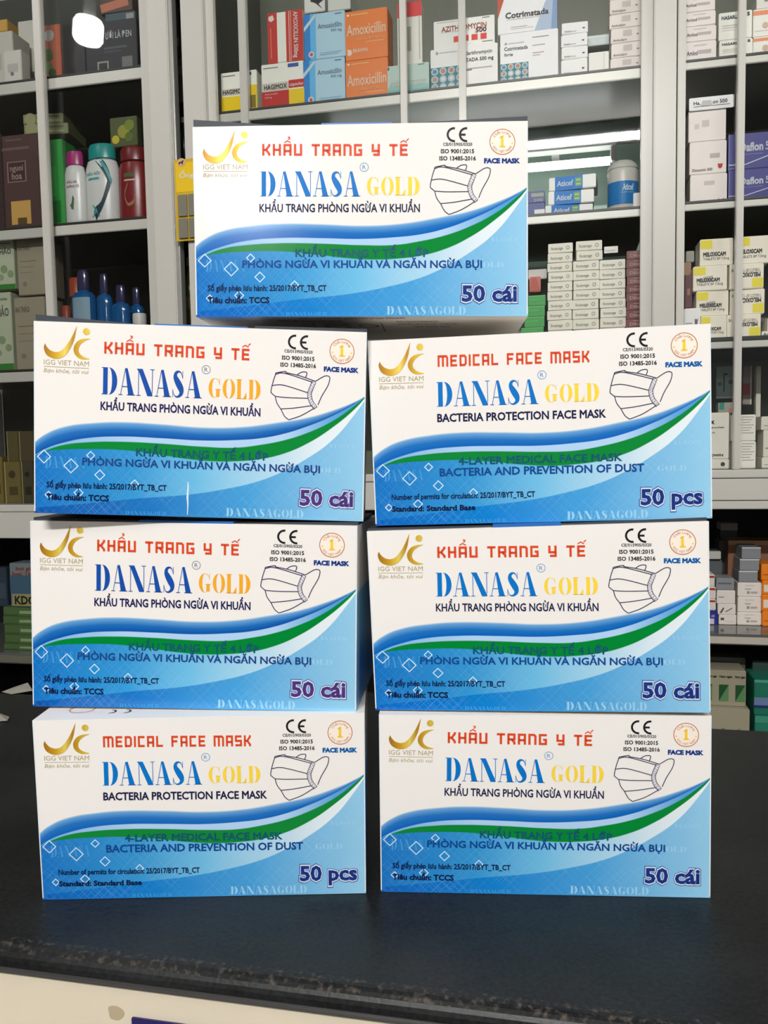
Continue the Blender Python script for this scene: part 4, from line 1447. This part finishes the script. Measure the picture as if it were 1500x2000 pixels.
bottle((354, 500, 376, 638), VF + .04, 'olive green oil bottle between the cabinets, behind the blister card', GB, mat((110, 120, 50), .15), [(.3, .88), (.36, .89), (.34, 1)], mat((150, 160, 130), .3), zb(360, 642) + .0005, .9, extras=[('label', *grid_rect(-.7, .3, .7, .46), ink((150, 130, 80)))])
bottle((337, 600, 352, 638), VF + .04, 'small white jar below the olive bottle between the cabinets', [(1, 0), (1, .7)], mat((170, 170, 160), .4), [(.9, .7), (.95, .72), (.9, 1)], mat((180, 180, 172), .4), zb(360, 642) + .0005, 1.0, name='jar', cat='jar')
bottle((340, 225, 366, 318), 1.64, 'dark green bottle standing high between the left and middle cabinets', GB, mat((22, 76, 54), .2), [(.3, .88), (.36, .89), (.34, 1)], mat((196, 200, 196), .3), zb(350, 318, 1.64) + .0005, .9)
carton((341, 110, 362, 200), 1.65, 'brown carton high between the left and middle cabinets', (84, 70, 58), [('r', .1, .6, .9, .8, (120, 100, 80))], None, .05)
carton((334, 4, 350, 112), 1.645, 'dark brown carton topmost between the left and middle cabinets', (70, 56, 48), [('r', .1, .2, .9, .35, (150, 136, 120))], None, .05)

# ------------------------------------------------------------------ middle cabinet, upper shelf
GAIN = 1.14
zc = Z['C1']
g = 'antibiotic cartons on the upper middle shelf'
YEL = (232, 186, 30)
carton((432, 139, 502, 219), VI, 'white and yellow carton leftmost on the upper middle shelf', (222, 218, 204), [('r', 0, .0, 1, .42, YEL), ('r', .70, .42, 1, .64, YEL), ('r', .70, .10, .96, .40, (120, 104, 40)), ('r', .03, .45, .70, .60, (176, 172, 160)), ('t', 'HAGIMOX', .05, .66, .48, .575, (40, 36, 40), .03), ('r', .72, .88, .86, .95, (52, 76, 150)), ('r', .05, .90, .40, .925, INKG)], zc, .05, group=g)
_, zz = carton((511, 122, 594, 210), VI, 'white carton with red and yellow blocks under the upright red carton', (224, 218, 206), [('r', 0, .0, .64, .40, (176, 44, 40)), ('r', .64, .0, 1, .40, YEL), ('r', .0, .41, .64, .58, (186, 182, 172)), ('t', 'HAGIMOX', .06, .60, .44, .54, (40, 36, 40), .03), ('r', .64, .43, 1, .60, (180, 40, 44)), ('t', 'capsules', .66, .98, .47, .54, (232, 224, 214), .03), ('r', .63, .88, .88, .96, (52, 76, 150)), ('t', 'Amoxicillin', .07, .38, .32, .36, (226, 200, 190), .01), ('t', '500mg', .07, .24, .25, .29, (226, 200, 190), .01), ('r', .05, .90, .40, .92, INKG)], zc, .05, group=g)
carton((523, 22, 592, 122), VI, 'upright red and white carton on the red and yellow blocks', (226, 216, 204), [('r', 0, 0, .27, 1, (178, 54, 46)), ('r', .52, 0, 1, 1, (178, 54, 46)), ('r', .60, 0, .62, 1, (216, 170, 160)), ('r', .65, 0, .665, 1, (216, 170, 160)), ('r', .08, .1, .10, .7, (210, 120, 110)), ('v', 'AMOXICILLIN 500mg', .74, .86, .06, .97, (240, 232, 224), .03), ('q', [(.04, .93), (.16, .95), (.2, .86), (.1, .82), (.03, .86)], (236, 222, 216))], zz + .0003, .05, group=g)
LB = (156, 190, 206)
z = zc
for k, (px, w_) in enumerate([((593, 115, 674, 200), 'lower'), ((594, 24, 674, 113), 'upper')]):
    _, z = carton(px, VI, 'light blue carton, %s of the pair beside the red cartons' % w_, LB, [('r', 0, 0, .15, 1, (42, 122, 190)), ('r', .15, 0, .29, 1, (92, 168, 214)), ('q', [(.0, .62), (.28, .92), (.28, 1), (.0, .72)], (206, 226, 234)), ('t', 'Amoxicillin', .34, .92, .66, .76, (118, 142, 160), .03), ('t', '500 mg', .66, .92, .57, .62, (124, 150, 170), .02), ('r', .76, .93, .92, .955, (90, 116, 140)), ('r', .38, .12, .92, .14, (128, 166, 192)), ('r', .38, .08, .85, .1, (128, 166, 192)), ('d', .17, .12, .07, (226, 226, 226)), ('d', .17, .12, .04, (196, 90, 80))], z + .0003, .05, group=g)
OR = (214, 112, 32)
z = zc
for k, (px, w_) in enumerate([((675, 116, 758, 192), 'lower'), ((674, 18, 757, 115), 'upper')]):
    f = 1 if k else 1.28
    _, z = carton(px, VI, 'bright orange carton, %s of the pair on the upper middle shelf' % w_, OR, [('t', 'Amoxicillin', .04, .96, 1 - .50 * f + .01, 1 - .28 * f, (244, 222, 194), .02), ('t', 'Capsules B.P. 500 mg', .25, .94, 1 - .60 * f, 1 - .555 * f, (236, 190, 140), .01), ('r', .48, 1 - .655 * f, .92, 1 - .64 * f, (230, 170, 110)), ('r', .05, .90, .10, .94, (244, 222, 194)), ('r', .14, .91, .55, .93, (232, 176, 120))] + ([('q', [(.05, .12), (.05, .24), (.14, .22), (.16, .14), (.1, .10)], (244, 226, 204)), ('t', 'BRAWN', .18, .52, .16, .23, (244, 226, 204), .05)] if k else []), z + .0003, .05, math.radians(-1), group=g)
MINT = (168, 190, 180)
_, z = carton((753, 125, 838, 184), VI, 'mint carton lying below the red topped bottle box', MINT, [('r', 0, 0, 1, .18, (110, 170, 168)), ('r', .05, .86, .09, .95, (50, 90, 96)), ('t', 'Azithromycin', .1, .94, .32, .52, (206, 218, 208), .03), ('r', .75, .93, .9, .96, (110, 130, 124)), ('r', .0, .18, 1, .30, (138, 180, 172))], zc, .05, group=g)
r, _ = carton((776, 4, 824, 124), VI + .012, 'tall white box with a red top standing on the mint carton', (212, 210, 200), [('r', 0, .77, 1, 1, (206, 66, 66)), ('r', .4, .24, .56, .62, (160, 158, 140)), ('r', .04, .05, .08, .75, (190, 188, 178)), ('r', .88, .1, .92, .76, (176, 174, 164))], z + .0003, .03, group=g)
_, z = carton((841, 90, 972, 172), VI, 'white carton with a teal panel of circles under the red squared carton', (226, 222, 212), circles(.0, .0, .50, .56) + [('t', 'Clarithromycin', .50, .92, .78, .86, (90, 86, 84), .02), ('t', 'STADA 500 mg', .50, .94, .62, .70, (80, 76, 74), .03), ('r', .56, .44, .92, .47, (170, 160, 150)), ('r', .5, .41, .62, .45, (120, 116, 112)), ('d', .10, .90, .02, (180, 176, 170)), ('r', .14, .89, .4, .91, (180, 176, 170))], zc, .05, group=g)
carton((847, 35, 966, 94), VI + .004, 'white carton with a row of red squares', (226, 220, 210), [('t', 'AZITHROMYCIN', .13, .87, .60, .77, (176, 84, 72), .03), ('t', '500', .69, .87, .45, .60, (110, 46, 44), .04), ('r', .13, .56, .60, .58, (200, 176, 168)), ('r', .80, .92, .92, .95, INKG), ('r', .05, .92, .4, .94, (180, 174, 166)), ('r', .8, .1, .97, .13, INKG)] + [('r', .33 + .147 * i, .20, .43 + .147 * i, .40, (206, 64, 56)) for i in range(4)], z + .0003, .05, group=g)
_, z = carton((977, 61, 1090, 158), VI, 'white carton with teal circle panel, right of the red squared carton', (230, 226, 218), circles(.0, .0, .49, .40) + [('t', 'Cotrimstada', .07, .48, .66, .73, (90, 86, 86), .02), ('t', 'forte', .07, .22, .55, .61, (90, 86, 86), .02), ('r', .56, .86, .84, .88, (150, 146, 140)), ('r', .56, .70, .78, .72, (170, 166, 160)), ('r', .56, .55, .76, .57, (190, 150, 140)), ('r', .56, .50, .7, .52, (180, 176, 170)), ('d', .1, .80, .02, (180, 176, 170)), ('r', .14, .79, .42, .81, (186, 182, 176))], zc, .05, group=g)
carton((972, -28, 1088, 61), VI + .002, 'white and blue carton on the circle panel carton, cut by the top edge', (228, 224, 218), [('q', [(.0, 1), (.17, 1), (.0, .35)], (206, 92, 66)), ('q', [(.62, 0), (1, 0), (1, 1), (.80, .6)], (186, 204, 226)), ('q', [(.9, 0), (1, 0), (1, 1), (.93, .6)], (140, 170, 210)), ('t', 'Cotrimstada', .13, .86, .34, .46, (82, 80, 82), .04), ('r', .15, .30, .8, .315, (180, 178, 174)), ('r', .22, .13, .5, .145, (170, 166, 160)), ('r', .22, .09, .6, .105, (190, 186, 180))], z + .0003, .05, group=g)
SM = [mark(.84, .42, .05), ('t', 'Amlod', .1, .34, .16, .30, (120, 112, 108), .02), ('r', .36, .18, .56, .24, (170, 164, 158))]
stack((1097, 1148), [43, 66, 91, 115, 146], VI, 'small white carton, %s of the pile right of the circle panel carton', zc, (228, 222, 214), SM, 'small white carton pile on the upper middle shelf', 1.2)
carton((1150, 101, 1189, 140), VI + .004, 'plain white carton between two piles on the upper middle shelf', (214, 212, 204), [('r', .75, 0, .78, 1, (186, 184, 176))], zc, .04)
carton((1147, 68, 1191, 88), VI + .05, 'pale blue flat carton behind the plain white one', (190, 200, 200), [('r', .0, .7, 1, .8, (214, 218, 214))], None, .03)
stack((1192, 1254), [-26, -2, 26, 54, 83, 112, 138], VI, 'grey white carton, %s of the tall pile beside the middle cabinet post', zc, (212, 202, 196), [mark(.84, .5, .035, (130, 80, 76)), ('r', .38, .45, .66, .85, (190, 182, 176)), ('t', 'Amlodipin', .06, .5, .14, .3, (140, 128, 124), .02)], 'tall carton pile on the upper middle shelf', 2)
for px, c, lab in (((594, -20, 634, 24), (206, 206, 200), 'white carton with a black bird, behind the light blue pair'), ((640, -20, 684, 20), (196, 198, 192), 'white carton behind the orange pair')):
    carton(px, VI + .12, lab, c, [('q', [(.3, .5), (.55, .4), (.9, .1), (.7, .35), (.95, .5), (.6, .55), (.4, .7)], (50, 50, 50))] if px[0] < 600 else [], None, .06)

# ------------------------------------------------------------------ middle cabinet, second shelf
zc = Z['C2']
g = 'blue banded cartons on the second middle shelf'
AT = lambda: [('r', .13, 0, .72, 1, (22, 112, 186)), ('t', 'Aticef', .17, .52, .30, .68, (226, 236, 242), .04), ('r', .56, .2, .70, .84, (96, 150, 120)), ('r', .58, .3, .68, .4, (180, 190, 90)), ('r', .58, .6, .68, .7, (180, 190, 90))]
z = zc
for k, (px, w_) in enumerate([((1065, 399, 1158, 421), 'lowest'), ((1071, 371, 1160, 402), 'middle'), ((1072, 343, 1164, 375), 'topmost')]):
    _, z = carton(px, VI + .01 - .003 * k, 'white carton with blue band, %s of the pile beside the big white bottle' % w_, (222, 220, 212), AT(), z + .0003, .06, math.radians(3 - 4 * k), group=g, side=(120, 122, 116))
z = zc
for k, (px, w_) in enumerate([((1022, 397, 1064, 423), 'lower'), ((1020, 373, 1064, 397), 'upper')]):
    _, z = carton(px, VI, 'navy carton, %s of the pair beside the topmost mask box' % w_, (36, 52, 120), [('r', .52, .05, 1, .5, (226, 226, 220))] if k == 0 else [('r', .4, .5, .95, .8, (150, 156, 140)), ('t', '200', .5, .9, .1, .35, (196, 200, 210), .02)], z + .0003, .05, group='navy cartons beside the topmost mask box')
WB = [(.96, 0), (1, .03), (1, .76), (.97, .80), (.9, .84)]
bottle((1187, 308, 1251, 405), VI, 'big white pill bottle with blue label on the second middle shelf', WB, mat((206, 204, 196), .35), [(.94, .83), (.97, .84), (.97, .86), (.88, .93), (.6, 1.0)], mat((200, 198, 190), .35), zc, .9, name='pill_bottle', extras=[
    ('label', *grid_rect(-.97, .12, .9, .56, 14), ink((30, 120, 190))), ('lettering', *text_fit('Aticef', -.1, .6, .38, .50, .04), ink((206, 224, 236))), ('lettering', *grid_rect(-.2, .33, .6, .345), ink((150, 190, 160)))])
carton((1237, 376, 1256, 406), VI - .003 + .003, 'small white carton at the foot of the big white bottle', (208, 202, 194), [], zc, .02)

# ------------------------------------------------------------------ middle cabinet, third shelf
zc = Z['C3']
SMW = [('t', 'Ibutavage', .12, .60, .34, .62, (150, 150, 140), .01), ('o', .80, .5, .06, .02, (150, 148, 138)), ('r', .0, .0, 1, .05, (170, 168, 156))]
ys1 = [475, 494, 513, 531, 550, 569, 587, 606, 625, 645, 664]
stack([(1070, 1118)] * 10, ys1, VI + .01, 'tiny white carton, %s of the left column on the third middle shelf', zc, (212, 208, 192), SMW, 'left column of tiny white cartons', 1.5)
ys2 = [470, 489, 509, 528, 547, 566, 585, 604, 623, 643, 662]
stack([(1125, 1176)] * 2 + [(1119, 1170)] * 8, ys2, VI + .01, 'tiny white carton, %s of the centre column on the third middle shelf', zc, (212, 208, 192), SMW, 'centre column of tiny white cartons', 1.2)
ys3 = [507, 526, 545, 564, 583, 601, 620, 640, 659]
stack([(1172, 1222)] * 8, ys3, VI + .012, 'tiny white carton, %s of the right column on the third middle shelf', zc, (212, 208, 194), SMW, 'right column of tiny white cartons', 1.2)
ys4 = [489, 506, 523, 540, 556, 572, 589, 606, 623, 640, 657]
stack((1224, 1268), ys4, VI + .004, 'maroon carton, %s of the column beside the middle cabinet post', zc, (104, 40, 40), [('t', 'Dilole', .15, .75, .25, .62, (210, 180, 170), .03), ('r', .3, .75, .55, .85, (180, 120, 110))], 'maroon carton column', .8)
stack([(1032, 1065), (1028, 1064), (1024, 1063), (1018, 1062), (1014, 1061)], [577, 598, 619, 640, 655, 668], VI - .002 + .004, 'green carton, %s of the pile beside the topmost mask box', zc, (34, 140, 52), [('r', .1, .5, .7, .66, (70, 170, 80)), ('r', 0, .9, 1, 1, (100, 180, 100))], 'green carton pile beside the topmost mask box', .5)
carton((1034, 540, 1056, 570), VI + .09, 'salmon red carton behind the green pile', (198, 96, 78), [('q', [(.0, 0), (1, .1), (.6, .9), (.2, .9)], (210, 110, 90))], None, .05)
carton((1032, 525, 1068, 545), VI + .12, 'white slip behind the green pile', (206, 204, 196), [], None, .02)
carton((1180, 481, 1207, 494), VI + .02, 'little white price tag above the right column of tiny cartons', (214, 212, 204), [('r', .1, .3, .8, .4, (160, 160, 156))], None, .002, name='price_tag', cat='tag')

# ------------------------------------------------------------------ right cabinet
zc = Z['R1']
stack((1335, 1398), [-34, -6, 23, 51, 81, 120], VI, 'white carton, %s of the pile left of the bar, upper right shelf', zc, (216, 208, 204), [('t', 'Amlod', .08, .42, .38, .58, (110, 100, 100), .02), ('r', .44, .42, .84, .6, (176, 168, 164)), ('r', .3, .8, .7, .86, (190, 184, 178))], 'white carton pile on the upper right shelf', 1.5)
z = zc
for k, (px, w_) in enumerate([((1405, 77, 1470, 112), 'lower'), ((1404, 22, 1469, 77), 'upper')]):
    _, z = carton(px, VI, 'white carton with dark lettering behind the right bar, %s of two' % w_, (220, 216, 206), [('t', 'HASARL', .08, .55, .74, .86, (60, 66, 84), .04), ('t', 'S', .84, .93, .80, .92, (60, 66, 84), .04), ('r', .1, .5, .6, .53, (180, 176, 168)), ('r', .1, .42, .55, .45, (180, 176, 168)), ('r', .1, .34, .5, .36, (190, 186, 178))], z + .0003, .05, group='lettered cartons on the upper right shelf')
z = zc
for k, (px, w_) in enumerate([((1471, 70, 1540, 107), 'lower'), ((1471, 15, 1540, 70), 'upper')]):
    _, z = carton(px, VI, 'white carton with orange stripe, %s of two at the right edge' % w_, (222, 216, 206), [('r', 0, .78, 1, .94, (226, 136, 100)), ('d', .35, .4, .09, (220, 190, 170)), ('r', .05, .2, .5, .23, (190, 184, 176))], z + .0003, .05, group='orange striped cartons')
carton((1478, -12, 1530, 14), VI + .002, 'white carton on the orange striped pair, cut by the top edge', (206, 204, 196), [('t', 'R', .3, .42, .5, .8, (60, 60, 60), .04)], z + .0003, .05)

zc = Z['R2']
z = zc
for k, (px, w_) in enumerate([((1348, 340, 1420, 395), 'lowest'), ((1347, 276, 1419, 343), 'middle'), ((1345, 212, 1418, 281), 'topmost')]):
    pr = [[('r', .38, .62, .66, .76, (190, 182, 176)), ('q', [(.76, .02), (.92, .02), (.92, .12), (.84, .06), (.76, .12)], (196, 60, 50))],
          [('t', 'Dicoumin 500', .07, .62, .10, .18, (90, 74, 72), .02), mark(.83, .22, .07, (200, 62, 50)), ('r', .55, .48, .82, .62, (176, 168, 164))],
          [('r', .36, .45, .55, .65, (190, 184, 178)), ('r', .16, .4, .28, .55, (196, 190, 184))]][k]
    _, z = carton(px, VI, 'square white carton, %s of the three beside the navy cartons' % w_, (216, 208, 202), pr, z + .0003, .06, group='square white carton pile on the right shelf')
hz = hit(1388, 200, VI - .003)
carton((1346, 188, 1433, 213), VI - .004, 'white price tag with black lettering above the square white cartons', (236, 234, 228), [('t', 'Ha.', .10, .26, .42, .68, (30, 30, 32), .02), ('t', 'on 500', .53, .86, .42, .70, (30, 30, 32), .02), ('r', .10, .26, .92, .30, (40, 40, 42)), ('q', [(.26, .3), (.52, .28), (.5, .7), (.3, .72)], (206, 204, 200))], None, .0015, name='price_tag', cat='tag')
z = zc
for k, (px, w_) in enumerate([((1423, 329, 1536, 391), 'lower'), ((1423, 258, 1536, 327), 'upper')]):
    _, z = carton(px, VI, 'navy carton with white lettering, %s of two on the right shelf' % w_, (38, 38, 116), [('t', 'Daflon', .20, .60, .50, .72, (226, 228, 236), .05), ('t', '5', .64, .71, .50, .72, (200, 202, 220), .03), ('r', .27, .40, .6, .42, (110, 112, 170)), ('q', [(.0, .13), (.3, .12), (.7, .32), (.7, .35), (.3, .15), (.0, .16)], (206, 210, 226)), ('r', .02, .02, .10, .05, (120, 124, 176)), ('r', 0, 0, .012, 1, (130, 134, 180))], z + .0003, .05, group='navy cartons with white lettering')

zc = Z['R3']
YB = (214, 200, 70)
def melox(flip=False, part_=0):
    if flip:
        return [('r', .66, .06, .98, .42, YB), ('i', 'MELOXICAM', .20, .90, .48, .64, (50, 48, 48), .05), ('i', 'TABLETS BP 7.5mg', .24, .90, .68, .80, (176, 172, 164), .02), ('i', 'ng', .04, .14, .66, .78, (160, 156, 148), .02)]
    return [('r', .02, .64, .37, .96, YB), ('t', 'MELOXICAM', .10, .78, .36, .50, (46, 44, 44), .06), ('t', 'TABLETS BP 7.5mg', .10, .88, .22, .31, (150, 146, 138), .02)] + ([('q', [(.28, .34), (.60, .36), (.58, .60), (.30, .56)], (184, 180, 172))] if part_ else [])
WM = (216, 210, 194)
z = zc
for k, (px, w_) in enumerate([((1369, 617, 1419, 662), 'lowest'), ((1360, 568, 1423, 619), 'second lowest'), ((1354, 519, 1420, 568), 'third lowest'), ((1367, 466, 1432, 517), 'topmost')]):
    _, z = carton(px, VI + (.0, .004, .002, .006)[k], 'white carton with yellow corner square, %s of the column left of the bar' % w_, WM, melox(False, k in (1, 2)), z + .0003, .05, math.radians((-2, 2, -1, 1)[k]), group='yellow cornered carton column left of the bar')
z = zc
for k, (px, w_) in enumerate([((1420, 614, 1486, 659), 'lowest'), ((1426, 565, 1493, 614), 'second lowest'), ((1425, 515, 1492, 566), 'third lowest')]):
    _, z = carton(px, VI + .003 * (k % 2), 'upside down white carton with yellow square, %s of the column behind the bar' % w_, WM, melox(True), z + .0003, .05, math.radians((1, -2, 2)[k]), group='upside down carton column behind the bar')
carton((1437, 461, 1503, 516), VI + .004, 'upright white carton with yellow square on the upside down column', WM, [('r', .08, .66, .42, .96, YB), ('t', 'MELOXICAM', .10, .78, .38, .52, (46, 44, 44), .06), ('t', 'TABLETS BP 7.5mg', .10, .90, .22, .31, (150, 146, 138), .02)], z + .0003, .05)
carton((1338, 538, 1352, 602), VI + .02, 'maroon carton upright beside the right cabinet frame', (86, 34, 36), [('r', .3, .4, .7, .6, (150, 110, 104))], None, .05)
carton((1336, 512, 1350, 538), VI + .04, 'brown orange carton on the maroon one beside the frame', (150, 110, 80), [], None, .05)
carton((1340, 490, 1356, 512), VI + .06, 'grey carton on the brown orange one beside the frame', (150, 146, 134), [], None, .05)
carton((1336, 602, 1368, 662), VI - .004 + .004, 'white carton with a grey label leaning beside the column of yellow squares', (220, 216, 214), [('r', .1, .26, .9, .30, (90, 84, 84)), ('r', .1, .50, .5, .54, (160, 156, 156)), mark(.74, .55, .1, (120, 116, 124))], zc, .03)
carton((1495, 622, 1520, 648), VI + .02, 'white carton cut by the right edge above the leaflet', (200, 194, 182), [('r', .0, .0, .15, 1, (120, 116, 100))], None, .05)
carton((1488, 646, 1540, 661), VI, 'white leaflet with grey lettering at the right edge', (214, 212, 202), [('t', 'Am', .04, .30, .15, .65, (90, 90, 90), .02)], zc, .04, name='leaflet', cat='leaflet')

zc = Z['R4']
g = 'cartons on the bottom right shelf'
_, z = carton((1362, 897, 1424, 919), VI, 'flat white carton with a dark blob mark on the bottom right shelf', (206, 202, 190), [('d', .80, .48, .07, (70, 76, 84))], zc, .05, group=g)
carton((1362, 806, 1424, 896), VI, 'white carton with bold lettering on the flat blob marked carton', (210, 206, 194), [('t', 'ex', .30, .54, .76, .86, (60, 60, 60), .06), ('t', 'capsules', .30, .84, .67, .70, (96, 94, 88), .03), ('t', 'curry', .30, .56, .56, .59, (96, 94, 88), .03), ('t', 'ROWN', .34, .82, .06, .105, (50, 50, 50), .06), ('r', .3, .5, .45, .515, (110, 108, 100))], z + .0003, .05, group=g)
z = zc
tx = [('r', .38 if i % 2 else .42, .9 - .1 * i, .92 - .08 * (i % 3), .92 - .1 * i, (130, 126, 118)) for i in range(7)] + [('r', .06, .1, .12, .8, (160, 156, 148))]
for k, (px, w_) in enumerate([((1430, 862, 1476, 918), 'lower'), ((1428, 810, 1476, 861), 'upper')]):
    _, z = carton(px, VI, 'white carton with rows of small print, %s of two behind the right bar' % w_, (214, 210, 200), tx, z + .0003, .05, group=g)
z = zc
for k, (px, w_) in enumerate([((1488, 893, 1530, 918), 'lowest'), ((1491, 840, 1530, 893), 'middle'), ((1487, 813, 1530, 839), 'topmost')]):
    _, z = carton(px, VI, 'white carton at the right edge of the bottom right shelf, %s of three' % w_, (204, 200, 188), [('r', .1, .3, .5, .36, (150, 146, 138))], z + .0003, .05, group=g)
carton((1399, 715, 1434, 778), VI + .16, 'pale teal stand-in for a glass reflection, back of the bottom right shelf', (150, 172, 166), [('q', [(.4, .2), (.46, .2), (.46, .72), (.62, .72), (.62, .78), (.4, .78)], (60, 70, 70)), ('d', .8, .5, .14, (110, 134, 130)), ('d', .2, .45, .12, (110, 134, 130)), ('r', 0, .0, 1, .06, (210, 214, 208))], None, .01, name='reflection_pack', cat='pack')  # solid pack imitating a reflection in the door glass
carton((1451, 715, 1468, 790), VI + .16, 'red and grey stand-in for a glass reflection, back of the bottom right shelf', (150, 136, 128), [('r', 0, .25, 1, .55, (176, 70, 70)), ('r', .85, 0, 1, 1, (210, 208, 200))], None, .01, name='reflection_pack', cat='pack')  # second solid pack shaped after a reflection in the glass
carton((1477, 715, 1486, 815), VI + .14, 'cream upright strip at the back of the bottom right shelf', (204, 200, 184), [], None, .02, name='cream_strip', cat='pack')
carton((1403, 786, 1436, 806), VI + .10, 'grey carton with green and orange bits behind the bold lettered carton', (160, 160, 152), [('r', .05, .3, .35, 1, (70, 140, 120)), ('r', .6, .1, .95, .4, (220, 120, 80))], None, .03)

# open shelf under the right cabinet
GAIN = 1.1
VS = VF + .085
zc = zRS[0] + .0012
GF = (128, 130, 134)
z = zc
for k, (px, w_) in enumerate([((1440, 1196, 1487, 1227), 'lowest'), ((1441, 1166, 1487, 1196), 'second lowest'), ((1441, 1138, 1488, 1166), 'third lowest'), ((1443, 1115, 1480, 1138), 'fourth lowest'), ((1445, 1092, 1483, 1115), 'fifth lowest'), ((1449, 1069, 1486, 1092), 'topmost')]):
    lo = k < 3
    _, z = carton(px, VS, ('white carton' if lo else 'grey faced carton') + ', %s of the pile beside the orange cartons' % w_, (218, 210, 202) if lo else GF, [('r', .30, .78, .7, .82, (186, 176, 168)), ('t', 'Cream', .3, .55, .52, .62, (150, 140, 134), .02), ('r', .38, .22, .5, .40, (150, 142, 138)), ('r', .54, .24, .82, .38, (170, 160, 154))] if lo else [('r', .0, .9, 1, 1, (196, 196, 196))], z + .0002, .06, group='white carton pile beside the orange cartons')
z = zc
for k, (px, w_) in enumerate([((1404, 1201, 1438, 1224), 'lowest'), ((1402, 1180, 1437, 1201), 'second lowest'), ((1400, 1153, 1436, 1180), 'third lowest'), ((1399, 1129, 1434, 1153), 'topmost')]):
    _, z = carton(px, VS, 'small carton, %s of the pile beside the navy box under the right cabinet' % w_, GF if k == 3 else (212, 204, 198), [[('r', .1, .45, .3, .7, (80, 76, 72)), ('r', .36, .3, .9, .34, (200, 160, 150))], [('q', [(.1, .2), (.3, .7), (.36, .6), (.2, .15)], (90, 86, 82)), ('q', [(.4, .3), (.8, .7), (.8, .6), (.45, .25)], (120, 110, 104))], [('r', .1, .45, .4, .55, (160, 150, 146))], [('r', .1, .5, .85, .62, (90, 92, 96))]][k], z + .0002, .05, group='small carton pile beside the navy box')
_, z = carton((1378, 1193, 1402, 1224), VS - .004, 'navy box beside the middle right mask box, under the right cabinet', (34, 40, 128), [('t', 'AR', .45, .75, .55, .72, (206, 210, 226), .03), ('r', .3, .05, .7, .45, (190, 186, 196))], zc, .05)
for k, (px, w_) in enumerate([((1376, 1170, 1398, 1192), 'lowest'), ((1376, 1146, 1398, 1168), 'middle'), ((1376, 1122, 1396, 1144), 'topmost')]):
    _, z = carton(px, VS, 'white carton with a red stripe, %s of three on the navy box' % w_, (204, 198, 190), [('r', .4, .72, .95, .9, (160, 56, 50))], z + .0002, .05, group='red striped cartons on the navy box')
carton((1376, 1077, 1408, 1092), VS + .05, 'grey white carton on dark ones behind the red striped cartons', (188, 184, 176), [], None, .05)
carton((1376, 1093, 1410, 1122), VS + .06, 'dark grey carton behind the red striped cartons', (84, 88, 90), [], None, .05)
carton((1404, 1056, 1428, 1128), VS + .12, 'dark carton in the back row under the right cabinet', (66, 70, 72), [], None, .05)
carton((1408, 1022, 1441, 1036), VS + .16, 'pale carton topmost in the back row under the right cabinet', (170, 168, 156), [], None, .05)
carton((1407, 1036, 1440, 1056), VS + .16, 'dark grey carton in the back row under the pale one', (62, 66, 68), [], None, .05)
carton((1422, 1056, 1540, 1140), VS + .075, 'brown cardboard box behind the white carton pile', (136, 96, 70), [('r', 0, .9, 1, 1, (170, 140, 110))], None, .07, name='cardboard_box', cat='box')
OG = (232, 126, 28)
z = zc
for k, (px, w_) in enumerate([((1489, 1194, 1540, 1229), 'lowest'), ((1488, 1162, 1540, 1194), 'second lowest'), ((1489, 1134, 1540, 1162), 'third lowest'), ((1487, 1102, 1540, 1134), 'topmost')]):
    _, z = carton(px, VS - .006, 'orange carton at the right edge under the cabinet, %s of its pile' % w_, OG, [('r', .06, .2, .4, .7, (220, 206, 190))] if k in (1, 2) else [('r', .06, .3, .4, .4, (200, 90, 20))], z + .0002, .06, group='orange carton pile under the right cabinet')
# bottom compartment
GAIN = 1.0
z = -.379
TRI = lambda y0, y1: sum([[('r', .05 + .36 * i, y0, .26 + .36 * i, y1, (44, 84, 50)), ('q', [(.05 + .36 * i, y0), (.26 + .36 * i, y0), (.26 + .36 * i, y1)], (96, 140, 92))] for i in range(3)], [])
HD = lambda y: [('t', 'Nam ngan', .16, .36, y, y + .06, (50, 50, 46), .05), ('t', 'Nam ngan', .42, .70, y, y + .06, (50, 50, 46), .05), ('t', 'Nam ngan', .76, .98, y, y + .06, (50, 50, 46), .05)]
_, z = carton((1372, 1384, 1464, 1470), VF + .02, 'cream carton with green triangles standing lower behind the counter', (166, 160, 136), TRI(.14, .50) + HD(.66), z, .07, group='cream cartons with green triangles')
carton((1368, 1309, 1457, 1372), VF + .035, 'cream carton with green triangles, upper one behind the counter', (160, 154, 132), TRI(.14, .60) + HD(.80), z + .0003, .07, group='cream cartons with green triangles')
carton((1384, 1284, 1456, 1309), VF + .10, 'grey carton at the back above the green triangle cartons', (92, 94, 84), [], None, .05)
z = -.379
_, z = carton((1474, 1400, 1560, 1486), VF + .015, 'teal green carton standing lower at the right edge behind the counter', (40, 128, 104), [('r', .1, .6, .4, .66, (70, 160, 130)), ('r', .0, .9, 1, 1, (70, 150, 126))], z, .08, group='teal green cartons behind the counter')
carton((1473, 1329, 1560, 1399), VF + .02, 'teal green carton, upper one at the right edge behind the counter', (34, 116, 94), [('r', 0, .28, 1, .5, (110, 130, 170)), ('r', 0, .2, 1, .28, (40, 60, 110)), ('r', 0, .92, 1, 1, (80, 160, 140))], z + .0003, .08, group='teal green cartons behind the counter')
carton((1470, 1292, 1560, 1322), VF + .09, 'dark green carton at the back above the teal cartons', (52, 76, 70), [('r', .0, .8, .5, .95, (90, 110, 100))], None, .06)
